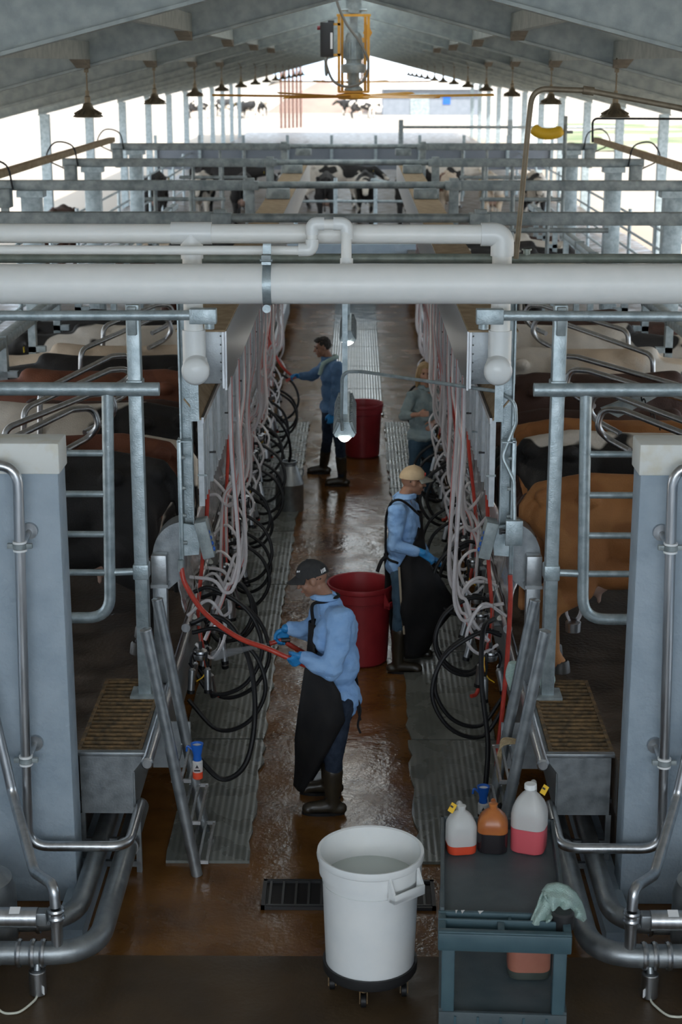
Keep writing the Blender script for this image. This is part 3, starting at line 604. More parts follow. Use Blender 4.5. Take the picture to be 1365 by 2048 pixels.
    MB(s).tube(bend([(5.6, 8.84, .22), (1.625, 8.84, .22), (1.625, 10.4, .22)], .28, 12), .062, 24).build('tube', steel_d, t2)
    MB(s).lathe([(.070, -.012), (.076, 0), (.070, .012)], (1.84, 8.84, .22), 24, (1, 0, 0), False, False).build('clamp', steel, t2)
    t = thing('drop_pipe', 'stainless pipe with an offset bend dropping into the valve at the %s wall' % SD, 'pipe', P3(s, 1.8, 8.6, .55))
    MB(s).tube(bend([(2.30, 9.33, 2.86), (2.19, 9.33, 1.6), (2.05, 9.26, .86), (1.83, 8.74, .60), (1.665, 8.47, .66), (1.655, 8.45, .53)], .10, 8), .032, 18).build('tube', steel, t)
    MB(s).lathe([(.046, 0), (.052, .012), (.046, .024)], (1.655, 8.45, .50), 20).lathe([(.046, 0), (.052, .012), (.046, .024)], (1.655, 8.45, .455), 20).lathe([(.040, 0), (.040, .04)], (1.655, 8.45, .42), 20).build('union_nut', steel, t)
    t = thing('valve_actuator', 'horizontal stainless valve cylinder with a white sticker at the %s wall' % SD, 'valve', P3(s, 1.82, 8.45, .42))
    MB(s).cyl((1.76, 8.44, .47), (2.0, 8.44, .47), .058, 24).build('cylinder', steel, t)
    MB(s).bx(1.705, 1.765, 8.41, 8.49, .43, .51, .008).cyl((1.69, 8.44, .43), (1.69, 8.44, .52), .012, 8).build('bracket', steel_d, t)
    MB(s).box((1.885, 8.42, .526), (.06, .05, .004), Matrix.Rotation(.35, 3, 'X')).build('sticker', whitem, t)
    t = thing('drain_valve', 'upright stainless valve cylinder hanging under the thick pipe at the %s wall' % SD, 'valve', P3(s, 1.78, 8.38, .0))
    MB(s).lathe([(.046, .005), (.05, .01), (.05, .15), (.046, .155)], (1.77, 8.40, 0), 24).build('cylinder', steel, t)
    MB(s).cyl((1.77, 8.40, .15), (1.77, 8.42, .19), .02, 12).build('neck', steel_d, t)
    MB(s).box((1.735, 8.360, .05), (.03, .004, .05), Matrix.Rotation(.9 if s else 0, 3, 'Z')).build('sticker', whitem, t)
    MB(s).tube(cat_rom([(1.77, 8.39, .01), (1.78, 8.30, .012), (1.86, 8.18, .012), (1.98, 8.24, .03), (2.02, 8.42, .30), (2.0, 8.44, .47)], 8), .007, 8).build('cable', cable_w, t)
# dark vessels at both frame edges
for s in (-1, 1):
    tag(MB(s).lathe([(.0, .02), (.16, .03), (.21, .10), (.22, .18), (.22, .46), (.2, .55), (.10, .62), (0, .64)], (2.17, 8.75, .0), 28, capb=False, capt=False).build('receiver_vessel', steel_d), 'dark rounded steel vessel cut off by the %s frame edge' % SIDE[s], 'vessel')
# grey junction box on the right channel post and its conduit
t = thing('junction_box', 'small beige-grey switch box on the right channel post with a black knob', 'switch box', (1.2, 11.05, 2.0))
MB().bx(1.16, 1.26, 11.0, 11.1, 1.96, 2.12, .006).bx(1.15, 1.27, 10.995, 11.02, 1.95, 2.13, .004).build('housing', galv, t)
MB().cyl((1.12, 11.05, 2.04), (1.16, 11.05, 2.04), .016, 12).bx(1.11, 1.13, 11.04, 11.06, 2.02, 2.06).build('knob', blackp, t)
# light fixtures over the pit
for i, y in enumerate((12.45, 17.0)):
    t = thing('strip_light', 'lit strip light hanging lengthwise over the pit, %s from the camera' % ORD[i], 'light', (.01, y, 2.4), 'hanging strip lights')
    x = .012; z = 2.40
    MB().prism([(x - .07, z), (x + .07, z), (x + .085, z + .02), (x + .06, z + .06), (x + .035, z + .12), (x - .035, z + .12), (x - .06, z + .06), (x - .085, z + .02)], 'y', y, y + 1.25).build('housing', galv, t)
    for sx in (-1, 1):
        f = MB()
        for k in range(15): f.box((x + sx * .062, y + .05 + .082 * k, z + .065), (.03, .03, .10), Matrix.Rotation(sx * -.35, 3, 'Y'))
        f.build('cooling_fin', galv_d, t)
    m = MB(); rows = []
    for j in range(9):
        yy = y - .02 + 1.29 * j / 8; sc = .6 if j in (0, 8) else 1
        rows.append([(x + .068 * sc * math.cos(a), yy, z + .0 - .055 * sc * math.sin(a)) for a in [math.pi * k / 8 for k in range(9)]])
    m.loft(rows).build('lens', glow, t)
    MB().bx(x - .03, x + .03, y - .012, y, z + .02, z + .11).cyl((x, y - .02, z + .06), (x, y, z + .06), .018, 12).build('end_cap', galv, t)
    MB().bx(x - .021, x + .021, y + (1.09 if i else .30), y + (1.105 if i else .315), z + .12, 3.54 if i else 3.68).build('hanger', galv, t)
tag(MB().tube(bend([(-.005, 12.40, 2.47), (-.012, 12.3, 2.62), (-.004, 12.25, 2.955), (.14, 12.2, 2.965), (1.09, 11.25, 3.0), (1.205, 11.15, 2.95), (1.215, 11.15, 2.80), (1.125, 11.12, 2.56), (1.205, 11.08, 2.40), (1.215, 11.05, 2.12)], .09, 7), .0135, 10).build('cable_conduit', galv),
    'bent grey conduit from the nearest strip light over to the right switch box', 'conduit')
# floor drain
drainm = mat('wet_black_iron', (.05, .05, .048), None, rough=.4)
t = thing('floor_drain', 'black slotted drain grate across the pit floor behind the white bin', 'drain', (.06, 9.57, 0))
MB().bx(-.50, .62, 9.385, 9.41, .001, .022).bx(-.50, .62, 9.735, 9.76, .001, .022).bx(-.5, -.475, 9.385, 9.76, .001, .022).bx(.595, .62, 9.385, 9.76, .001, .022).build('frame', blackp, t)
MB().bx(-.49, .61, 9.40, 9.745, .001, .004).build('pit', mat('drain_black', (.004, .003, .003), rough=.6), t)  # flat sheet, no hole; the shade below the bars is its black colour
for k in range(13): MB().bx(-.455 + .083 * k, -.440 + .083 * k, 9.41, 9.735, .006, .02).build('bar', drainm, t)
MB().bx(-.47, .59, 9.41, 9.42, .02, .026).build('crossbar', drainm, t)
# ------------------------------------------------------------------ milking units: hoses, claw, cups
def unit(s, seed, y, label, red, idx):
    q = random.Random(seed); j = lambda a: q.uniform(-a, a)
    t = thing('milking_unit', label, 'milking unit', P3(s, 1.1, y, 1.0), '%s row of milking units' % SIDE[s])
    # bundle of clear hoses from the header, one long U and back up to the rail
    near = idx < 2
    zb = 1.26 + j(.16) if near else 1.5 + j(.25); xo = .80 if near else .91 + j(.03); xt = .85 if near else .90
    for k in range(2 + (seed % 2)):
        dy = .04 * k; zk = zb + .09 * k + j(.05)
        pts = [(xt, y + dy, 3.02), (xt, y + dy + j(.02), 2.5), (xo + .02 + j(.01), y + dy - .02, 1.95 + .2 * (not near)), (xo + .01 * k, y + dy - .05, zk + .22), (xo + .05, y + dy - .06, zk + .03), (xo + .12, y + dy - .03, zk), (xo + .20, y + dy, zk + .08), (1.18, y + dy + .02, zk + .1 + j(.05))]
        if k: pts = pts[:5] + [(xo + .10, y + dy - .04, zk - .02), (xo + .15, y - .02, zk - .16), (1.07, y - .05, 1.02)]
        pp = cat_rom(pts, 6)
        MB(s).tube(pp, .0135, 8).build('clear_hose', clear, t)
        if k == 1:
            MB(s).tube([p + Vector((-.013, -.008, 0)) for p in pp], .0035, 5).build('hose_stripe', stripe, t)
    # short clear loops by the rail
    for k in range(1):
        a = 1.08 + j(.04); MB(s).tube(cat_rom([(1.2, y + .1 * k, 1.2), (a - .06, y + .08 * k - .05, 1.30 + j(.04)), (a - .18, y - .08, 1.12 + j(.08)), (a - .08, y - .1, .92 + j(.05)), (1.14, y - .02, .98)], 6), .013, 8).build('milk_tube', clear, t)
    # black hoses: big hanging loops
    for k in range(2 if idx in (0, 4) else 1):
        r = (.31 if near else .24) + j(.07); zc = .72 + j(.16) + .12 * k; xc = (.98 if near else 1.04) + j(.05); yy = y - .12 + .2 * k
        pts = [(1.16, yy + .05, zc + r * .95), (xc, yy + .02, zc + r * 1.05), (xc - r * .75, yy - .02, zc + r * .55), (xc - r, yy - .07, zc - r * .25), (xc - r * .62, yy - .1, zc - r * .95), (xc + .02, yy - .08, zc - r * 1.15), (1.2, yy, zc - r * .55)]
        MB(s).tube(cat_rom(pts, 7), .0165, 9).build('black_hose', blackr, t)
    # claw with four cups
    cx, cz, yy = 1.08 + j(.03), .93 + j(.06), y - .05
    MB(s).lathe([(.02, -.05), (.05, -.035), (.058, 0), (.05, .03), (.02, .045)], (cx, yy, cz), 16).build('claw', steel, t)
    MB(s).lathe([(.052, -.006), (.062, 0), (.052, .006)], (cx, yy, cz + .01), 16).cyl((cx, yy, cz + .04), (cx, yy, cz + .10), .014, 8).build('claw_band', blackp, t)
    for k in range(4):
        a = math.pi / 4 + math.pi / 2 * k + j(.3); ex, ey = cx + .085 * math.cos(a), yy + .085 * math.sin(a); zt = cz - .13 + j(.06)
        tilt = Vector((.03 * math.cos(a) + j(.02), .03 * math.sin(a), -.17))
        top = Vector((ex, ey, zt)); b = top + tilt
        c = MB(s).tube([top, top + tilt * .06, top + tilt * .10, b], [.014, .02, .027, .027], 14).build('teat_cup', steel, t)
        MB(s).tube([b, b + tilt * .16], [.029, .029], 14).build('cup_liner', blackr, c)
        MB(s).tube(cat_rom([(cx + .03 * math.cos(a), yy + .03 * math.sin(a), cz - .01), (cx + .075 * math.cos(a), yy + .075 * math.sin(a), cz + .03), tuple(top + Vector((.01, 0, .05))), tuple(top)], 5), .010, 7).build('short_hose', blackr, t)
    MB(s).tube(cat_rom([(cx, yy, cz + .05), (cx - .05, yy - .04, cz - .02), (cx - .03, yy - .07, cz - .14), (cx + .03, yy - .05, cz - .2)], 6), .0045, 6).build('pulse_tube', yel2 if seed % 3 == 0 else clear, t)
    MB(s).tube([(1.19, y - .02, 1.72), (1.10, y - .04, 1.35), (cx, yy, cz + .08)], .003, 5).build('lift_cord', cable_k, t)
    MB(s).cyl((1.23, y + .2, 1.02), (1.17, y + .14, 1.14), .03, 12).cyl((1.20, y + .17, 1.08), (1.12, y + .15, 1.08), .018, 10).build('pulsator', steel_d, t)
    if red:
        h = MB(s); x0 = 1.10 + j(.02)
        h.tube(cat_rom([(1.06, y + .35, 2.14), (1.07, y + .33, 1.9), (x0, y + .28, 1.5), (x0 + .03, y + .22, 1.1), (x0 - .03, y + .15, .75), (x0 - .08, y + .1, .55), (x0 - .13, y + .06, .53)], 6), .0155, 9).build('wash_hose', redr, t)
        MB(s).cyl((1.06, y + .35, 2.13), (1.06, y + .35, 2.2), .02, 10).build('hose_fitting', galv_d, t)
    return t
for s in (-1, 1):
    protos = []
    for i in range(16):
        y = Y0 + .42 + P * i
        lab = 'milking unit with hanging hoses, %s from the camera in the %s row' % (ORD[i], SIDE[s])
        if i < 6: protos.append((unit(s, 11 * i + (3 if s > 0 else 0), y, lab, i in (0, 3), i), y))
        else:
            p, yp = protos[2 + (i % 6) % 4]
            copy_tree(p, P3(s, 1.1, y, 1.0), None, lab)
# red hose on the right that hangs straight from the housing down to the ladder
tag(MB(1).tube(cat_rom([(1.16, 11.05, 1.72), (1.165, 11.03, 1.5), (1.15, 11.0, 1.1), (1.12, 10.95, .7), (1.09, 10.9, .4), (1.08, 10.85, .10)], 6), .0175, 10).build('red_hose', redr), 'red hose hanging straight down beside the right ladder', 'hose')
# thick black hoses drooping at the near end
tag(MB(-1).tube(cat_rom([(1.22, 10.9, .62), (1.05, 10.8, .42), (.88, 10.75, .28), (.72, 10.85, .36), (.66, 11.0, .66), (.70, 11.2, .98), (.84, 11.4, 1.20), (1.0, 11.5, 1.25), (1.18, 11.6, 1.15)], 8), .019, 10).build('black_hose', blackr), 'thick black hose in a long loop low at the left ladder', 'hose')
tag(MB(1).tube(cat_rom([(1.10, 11.6, 1.2), (1.0, 11.3, 1.22), (.98, 11.1, .9), (1.02, 10.9, .5), (1.0, 10.75, .18), (1.04, 10.62, .12), (1.1, 10.6, .16)], 8), .019, 10).build('black_hose', blackr), 'thick black hose hanging to the floor beside the right red hose', 'hose')
# ------------------------------------------------------------------ bins, can, bucket
def bin_(name, label, cx, cy, z0, rt, rb, h, m, cat_='bin', handles=(0,)):
    t = thing(name, label, cat_, (cx, cy, z0))
    zt = h
    prof = [(rb * .9, 0), (rb, .02), (rt * .91, h * .81), (rt * .965, h * .82), (rt * .975, h * .93), (rt, h * .94), (rt * 1.012, h * .97), (rt, h), (rt * .95, h - .005), (rt * .92, h * .90), (rb * .96, .05), (.01, .045)]
    MB().lathe(prof, (cx, cy, z0), 48, capt=False).build('tub', m, t)
    for a in handles:
        ca, sa = math.cos(a), math.sin(a); rot = Matrix.Rotation(a, 3, 'Z')
        c = Vector((cx, cy, z0)); q = MB()
        lo = lambda x, y, z: c + rot @ Vector((x, y, z))
        for yy in (-.105, .105):
            v = [lo(rt * .93, yy - .008, h * .76), lo(rt + .034, yy - .008, h * .76), lo(rt + .03, yy - .008, h * .82), lo(rt * .95, yy - .008, h * .95), lo(rt * .93, yy + .008, h * .76), lo(rt + .034, yy + .008, h * .76), lo(rt + .03, yy + .008, h * .82), lo(rt * .95, yy + .008, h * .95)]
            q.add(v, [[0, 1, 2, 3], [7, 6, 5, 4], [0, 4, 5, 1], [1, 5, 6, 2], [2, 6, 7, 3], [3, 7, 4, 0]])
        q.box(lo(rt + .012, 0, h * .775), (.05, .226, .03), rot, .004).box(lo(rt + .03, 0, h * .79), (.014, .226, .06), rot, .004)
        q.build('handle', m, t)
    return t
wb = bin_('white_bin', 'big white plastic bin on a black wheeled dolly in the foreground', .19, 8.50, .165, .305, .258, .715, whitep, handles=(math.radians(-50), math.radians(130)))
wt = MB().lathe([(.279, 0), (.2, .002), (.002, .002)], (.19, 8.5, .70), 40, capb=False, capt=False)
tag(wt.build('cloudy_water', water_m), 'cloudy water standing in the white bin', 'water')
rg = MB().grid(lambda u, v: (.20 + .20 * (u - .5) , 8.42 + .16 * (v - .5), .703 + .035 * max(0, 1 - 3.6 * ((u - .5) ** 2 + (v - .5) ** 2)) * (1 + .9 * noise.noise((u * 6, v * 6, 2)))), 22, 16)
tag(rg.build('wet_cloth', towel, solid=.006), 'crumpled pale green cloth floating in the white bin', 'cloth')
t = thing('bin_dolly', 'round black dolly with castors under the white bin', 'dolly', (.19, 8.5, 0))
MB().lathe([(.19, .115), (.262, .12), (.275, .14), (.275, .19), (.262, .19), (.258, .165), (.02, .163)], (.19, 8.5, 0), 40, capt=False).build('ring', blackp, t)
for k in range(5):
    a = math.radians(-100 + 72 * k); wx, wy = .19 + .222 * math.cos(a), 8.5 + .222 * math.sin(a)
    c = MB().cyl((wx - .014, wy, .04), (wx + .014, wy, .04), .038, 18).build('castor', blackr, t)
    MB().bx(wx - .024, wx - .018, wy - .02, wy + .02, .03, .12).bx(wx + .018, wx + .024, wy - .02, wy + .02, .03, .12).cyl((wx, wy, .1), (wx, wy, .125), .02, 12).build('fork', rust, c)
bin_('red_bin', 'dark red plastic bin standing behind the worker who sprays the hose', .145, 13.95, 0, .30, .245, .74, redp, handles=(math.radians(-25),))
bin_('red_bin', 'dark red plastic bin farther back behind the bareheaded worker', .19, 22.0, 0, .285, .235, .74, redp, handles=(math.radians(160),))
t = thing('milk_can', 'stainless milk can with a narrow neck on the left mats', 'milk can', (-.70, 19.1, 0))
MB().lathe([(.165, 0), (.17, .015), (.17, .33), (.175, .34), (.17, .35), (.10, .54), (.085, .56), (.085, .585), (.098, .60), (.098, .615), (.08, .615), (.075, .55)], (-.70, 19.1, 0), 40, capt=False).build('body', steel_d, t)
MB().lathe([(.08, .58), (.02, .59)], (-.70, 19.1, 0), 24, capb=False).build('lid', blackr, t)
for a in (0.5, 3.6):
    c, s_ = math.cos(a), math.sin(a); MB().tube(bend([(-.70 + .13 * c, 19.1 + .13 * s_, .5), (-.70 + .19 * c, 19.1 + .19 * s_, .5), (-.70 + .19 * c, 19.1 + .19 * s_, .42), (-.70 + .165 * c, 19.1 + .165 * s_, .40)], .03), .009, 8).build('handle', steel_d, t)
MB().tube(cat_rom([(-.70, 19.1, .6), (-.68, 19.0, .75), (-.72, 18.9, 1.0), (-.9, 18.9, 1.25), (-1.1, 19, 1.3)], 8), .017, 8).build('hose', blackr, t)
bc = at(634, 1553, 11.25); bc.z = 0
t = thing('white_pail', 'small white pail on the floor behind the black apron of the spraying worker', 'pail', bc)
MB().lathe([(.06, 0), (.065, .01), (.075, .13), (.08, .135), (.08, .15), (.072, .15), (.06, .03)], bc, 28, capt=False).build('tub', whitep, t)
MB().tube([bc + Vector((.079 * math.cos(a), 0, .14 - .05 * math.sin(a))) for a in [math.pi * k / 10 for k in range(11)]], .003, 6).build('bail', steel_d, t)
# ------------------------------------------------------------------ cart with jugs
cz = .86; x0, x1, y0, y1 = .575, 1.245, 7.60, 8.90
t = thing('utility_cart', 'dark grey-green plastic two-shelf utility cart at the lower right', 'cart', ((x0 + x1) / 2, 8.2, 0))
ct = MB()
ct.bx(x0, x1, y0 + .2, y1, cz - .06, cz - .035).bx(x0, x0 + .022, y0 + .2, y1, cz - .06, cz + .03, .004).bx(x1 - .022, x1, y0 + .2, y1, cz - .06, cz + .03, .004).bx(x0, x1, y1 - .022, y1, cz - .06, cz + .03, .004)
ct.build('top_tray', cartp, t)
hd = MB()
hd.bx(x0 - .01, x1 + .01, y0 - .02, y0 + .21, cz - .10, cz - .045, .006)
for a, b in ((y0 + .185, y0 + .21), (y0 + .11, y0 + .125), (y0 - .02, y0 + .02)): hd.bx(x0 - .01, x1 + .01, a, b, cz - .06, cz + .012, .004)
hd.bx(x0 + .36, x0 + .375, y0 + .115, y0 + .2, cz - .06, cz).bx(x0 + .30, x0 + .335, y0, y0 + .12, cz - .06, cz + .008, .003).bx(x0 - .01, x0 + .03, y0, y0 + .2, cz - .06, cz + .008, .003).bx(x1 - .03, x1 + .01, y0, y0 + .2, cz - .06, cz + .008, .003)
hd.bx(x0 - .01, x1 + .01, y0 - .03, y0 - .012, cz - .085, cz + .005, .006)
hd.build('handle_tray', cart_leg, t)
for xx in (x0 + .01, x1 - .08):
    for yy in (y0 + .0, y1 - .1): MB().bx(xx, xx + .07, yy, yy + .085, .15, cz - .06, .008).build('leg', cart_leg, t)
MB().bx(x0, x1, y0, y1, .325, .36, .004).bx(x0, x1, y0 - .01, y0 + .015, .24, .395, .004).bx(x0, x0 + .02, y0, y1, .32, .41).bx(x1 - .02, x1, y0, y1, .32, .41).bx(x0, x1, y1 - .02, y1, .32, .41).build('lower_shelf', cartp, t)
rb = MB()
for k in range(5): rb.bx(x0 + .08 + .12 * k, x0 + .092 + .12 * k, y0 - .018, y0 - .008, .25, .375)
rb.build('shelf_rib', cart_leg, t)
for xx in (x0 + .06, x1 - .06):
    for yy in (y0 + .1, y1 - .1): MB().cyl((xx - .018, yy, .065), (xx + .018, yy, .065), .063, 18).bx(xx - .03, xx + .03, yy - .03, yy + .03, .10, .16).build('castor', blackr, t)
for k, (xx, w) in enumerate(((.02, .012), (.05, .02), (.14, .03))):
    MB().prism([(x0 + .06 + xx, y0 + .205), (x0 + .06 + xx + w, y0 + .208), (x0 + .06 + xx + w * .6, y0 + .19), (x0 + .06 + xx + w * .3, y0 + .17)], 'z', cz + .0125, cz + .0135).build('white_scuff', whitem, t)
def rr_ring(w, d, z, r=.3, n=6, c=(0, 0)):
    out = []
    for qx, qy, a0 in ((1, 1, 0), (-1, 1, 90), (-1, -1, 180), (1, -1, 270)):
        rad = min(w, d) * r
        for k in range(n):
            a = math.radians(a0 + 90 * k / (n - 1)); out.append((c[0] + qx * (w / 2 - rad) + rad * math.cos(a), c[1] + qy * (d / 2 - rad) + rad * math.sin(a), z))
    return out
def jug(label, cx, cy, cz, w, d, h, lev, mbody, mliq, cap, rot=0, tagc=None):
    t = thing('jug', label, 'jug', (cx, cy, cz)); R3 = Matrix.Rotation(rot, 3, 'Z'); o = Vector((cx, cy, cz))
    def T(ring): return [o + R3 @ Vector(p) for p in ring]
    pr = [(.86, 0), (.97, .02), (1, .05), (1, .58), (.94, .66), (.78, .76), (.52, .85), (.30, .91), (.22, .93)]
    MB().loft([T(rr_ring(w * k, d * k, h * z, .32 if k > .4 else .49)) for k, z in [(1, lev + .004)] + [q for q in pr if q[1] > lev + .01]]).build('body', mbody, t)
    lq = [(.86, 0), (.97, .02), (1, .05), (1, lev)]
    MB().loft([T(rr_ring(w * k, d * k, h * z, .32)) for k, z in lq]).build('liquid', mliq, t)
    nr = w * .13
    top = o + Vector((0, 0, h * .92))
    MB().lathe([(nr, 0), (nr, .02), (nr * 1.15, .022), (nr * 1.15, .028), (nr * .9, .03)], top, 20).build('neck', mbody, t)
    if cap: MB().lathe([(nr * 1.35, .012), (nr * 1.35, .038), (nr * 1.2, .042)], top, 24).build('cap', whitep, t)
    hp = [o + R3 @ Vector(p) for p in ((0, w * .13, h * .93), (0, w * .36, h * .97), (0, w * .48, h * .84), (0, w * .47, h * .62))]
    MB().tube(cat_rom(hp, 6), .016, 10).build('handle', mbody, t)
    if tagc:
        p = o + R3 @ Vector(tagc)
        MB().box(p, (.035, .004, .055), Matrix.Rotation(.6, 3, 'Y') @ Matrix.Rotation(-.5, 3, 'X')).build('tag', yel2, t)
        MB().box(p + Vector((-.003, -.004, .01)), (.018, .003, .010), Matrix.Rotation(.6, 3, 'Y') @ Matrix.Rotation(-.5, 3, 'X')).build('tag_mark', blackp, t)
    return t
t.rotation_euler.z = math.radians(-3)
ZT = cz - .034
j1 = jug('translucent jug with a little red liquid, leftmost on the cart', .712, 8.60, ZT, .17, .15, .275, .20, jugm, orangel, False, .15, (-.05, .02, .26))
j2 = jug('orange-stained jug half full of dark liquid between the two pale jugs', .895, 8.62, ZT, .175, .16, .28, .44, orangej, darkl, False, -.1)
t = jug('large white capped jug with pink liquid and a yellow tag on the cart', 1.105, 8.62, ZT, .20, .17, .40, .38, jugm, pinkl, True, -.35, (.07, .05, .36))
jug('pinkish stained jug on the lower shelf of the cart', 1.06, 8.06, .362, .235, .19, .31, .16, pinkj, mat('grey_liquid', (.06, .07, .06), rough=.3), False, 0)
# dip cup bottles
def dip(label, p, mat_l):
    t = thing('dip_bottle', label, 'bottle', p); p = Vector(p)
    MB().lathe([(.03, 0), (.034, .004), (.034, .055)], p, 24).build('liquid', mat_l, t)
    MB().lathe([(.0345, .05), (.0345, .12), (.024, .132)], p, 24).build('body', jugm, t)
    MB().lathe([(.027, .128), (.03, .135), (.026, .16), (.030, .18), (.041, .235), (.043, .245), (.034, .245), (.028, .21)], p, 24, capt=False).build('cup', bluep, t)
    MB().lathe([(.033, .232), (.01, .234)], p, 20, capb=False).build('dip', whitep, t)
    MB().tube(bend([p + Vector((-.03, 0, .20)), p + Vector((-.065, 0, .235)), p + Vector((-.07, 0, .19))], .02), .007, 8).build('hook', bluep, t)
    MB().prism([(p.x - .012, p.z + .085), (p.x + .012, p.z + .085), (p.x, p.z + .108)], 'y', p.y - .0362, p.y - .0335).bx(p.x - .02, p.x + .02, p.y - .0362, p.y - .0335, p.z + .062, p.z + .072).build('print', blackp, t)
dip('dip bottle with blue cup and orange liquid hanging on the left ladder', at(396, 1556, 9.93), orangel)
dip('dip bottle with blue cup hooked on the right ladder behind the jugs', at(966, 1640, 9.97), darkl)
# towel over the cart's corner
def poly_at(pts, u):
    k = u * (len(pts) - 1); i = min(int(k), len(pts) - 2); f = k - i; return [pts[i][n] * (1 - f) + pts[i + 1][n] * f for n in (0, 1)]
FT = [(1085, 1782), (1095, 1769), (1115, 1765), (1135, 1771), (1152, 1785), (1164, 1804), (1170, 1822), (1173, 1838)]
FB = [(1094, 1800), (1103, 1818), (1112, 1828), (1122, 1820), (1134, 1824), (1146, 1831), (1158, 1837), (1168, 1844)]
TT = [(1086, 1784), (1098, 1785), (1112, 1800), (1118, 1818)]
TB = [(1061, 1844), (1070, 1851), (1085, 1850), (1100, 1842)]
def tw_fan(u, v):                     # wide half hanging over the right side
    a, b = poly_at(FT, u), poly_at(FB, u); x, y = a[0] + (b[0] - a[0]) * v, a[1] + (b[1] - a[1]) * v
    return at(x, y, 7.86 - .10 * v - .05 * math.sin(math.pi * v) + .05 * u + .022 * math.sin(u * 21) * (.3 + v) + .02 * noise.noise((u * 5, v * 5, 1)))
def tw_tail(u, v):                    # narrow end lying down across the handle tray
    a, b = poly_at(TT, u), poly_at(TB, u); x, y = a[0] + (b[0] - a[0]) * v, a[1] + (b[1] - a[1]) * v
    return at(x, y, 7.82 - .12 * v + .02 * math.sin(u * 9 + v * 2) + .018 * noise.noise((u * 4, v * 5, 4)))
tag(MB().grid(tw_fan, 40, 14).grid(tw_tail, 18, 18).build('towel', towel, solid=.009), 'pale green towel draped over the near right corner of the cart', 'towel')
tag(MB().lathe([(.055, 0), (.06, .01), (.06, .09), (.05, .1)], (1.195, 7.74, cz - .045), 20).build('black_cup', blackp), 'black container under the green towel in the cart tray', 'cup')
# towels and rope on the right
def rag(label, c, w, h, seed):
    q = random.Random(seed); k = q.uniform(0, 9); c = Vector(c)
    rings = []
    for i in range(11):
        u = i / 10; z = -h * u; ww = w * (.45 + .55 * math.sin(math.pi * min(1, u * .8 + .15)))
        rings.append([c + Vector((ww * .5 * math.cos(a) * (1 + .2 * noise.noise((a, u * 3, k))), .035 * math.sin(a) * (1 + .5 * noise.noise((a * 2, u * 4, k))), z)) for a in [2 * math.pi * n / 16 for n in range(16)]])
    tag(MB().loft(rings).build('rag', towel), label, 'rag')
rag('pale green rag tucked behind the right ladder rails on the pit edge', at(1028, 1325, 10.6), .10, .20, 1)
rag('pale green rag on the platform edge between the right ladder and the grating', at(1095, 1340, 10.9), .11, .16, 2)
rp = at(1013, 1490, 10.3); rope = MB()
for k in range(5):
    pts = [rp + Vector((-.055 + .004 * k, -.02 + .01 * k, -.22 - .015 * k)), rp + Vector((-.06 + .006 * k, -.03, -.08)), rp + Vector((-.03, -.03 + .012 * k, .005 + .006 * k)), rp + Vector((.05, -.02 + .012 * k, .02 + .003 * k)), rp + Vector((.11, .0 + .01 * k, -.01)), rp + Vector((.13, .03, -.08))]
    rope.tube(cat_rom(pts, 6), .0065, 7)
tag(rope.build('rope', rope_m), 'coil of tan rope hung over the top tread of the right ladder', 'rope')
# yellow cover and black line on the far right frame
yc = at(1095, 262, 29.0)
tag(MB().tube(cat_rom([yc + Vector(p) for p in ((-.25, 0, .06), (-.15, 0, -.02), (0, 0, -.05), (.15, 0, -.03), (.27, 0, .02))], 6), [.06, .09, .10, .10, .10, .10, .10, .10, .10, .10, .10, .10, .10, .10, .10, .10, .10, .10, .10, .10, .10, .10, .09, .08, .05][:25], 14).build('yellow_cover', yel2), 'yellow curved plastic cover on the farthest right cross frame', 'cover')
a = at(1095, 262, 29.0)
tag(MB().cyl(a + Vector((.32, .05, -1.85)), a + Vector((.32, .05, .25)), .035, 10).cyl(a + Vector((.2, .05, -.02)), a + Vector((.45, .05, -.02)), .025, 8).build('cover_bracket', galv_d), 'grey upright bracket beside the yellow cover', 'bracket')
tag(MB().tube(bend([at(1186, 285, 24), at(1186, 237, 24), at(1420, 238, 24)], .08), .016, 8).build('air_line', blackr), 'thin black pipe rising from the right frame and leaving at the right', 'pipe')

# cluster hanging under the first tan cow, and the latch hardware behind the right gate
p = at(1147, 1252, 11.45)
t = thing('milking_cluster', 'milking cluster attached under the tan cow beside the right gate post', 'milking cluster', p)
MB().lathe([(.03, -.045), (.055, -.04), (.058, .03), (.04, .05), (.02, .055)], p, 18).build('claw', steel, t)
for dx, dy in ((-.05, -.04), (.05, -.04), (-.05, .05), (.05, .05)):
    a, b = p + Vector((dx * .6, dy * .6, .05)), p + Vector((dx * 1.3, dy * 1.3, .17))
    c = MB().cyl(b, b + Vector((dx * .3, dy * .3, .15)), .026, 14).build('teat_cup', blackr, t)
    MB().tube(cat_rom([a, a + Vector((dx * .4, 0, .04)), b], 4), .010, 7).build('short_hose', clear, t)
p = at(1262, 812, 13.0)
t = thing('gate_latch', 'grey steel latch arm with a black spring behind the right gate', 'latch', p)
MB().prism([(p.x - .24, p.z - .02), (p.x + .2, p.z + .16), (p.x + .24, p.z + .10), (p.x - .10, p.z - .09)], 'y', p.y - .03, p.y + .03).build('arm', galv_d, t)
MB().tube([p + Vector((.05 + .012 * k * .55, .022 * math.cos(k * 1.05) - .06, .12 - .010 * k + .022 * math.sin(k * 1.05))) for k in range(30)], .006, 6).build('spring', blackr, t)
MB().cyl(p + Vector((.02, -.06, .10)), p + Vector((.07, -.06, .17)), .03, 14).build('pivot', galv_d, t)
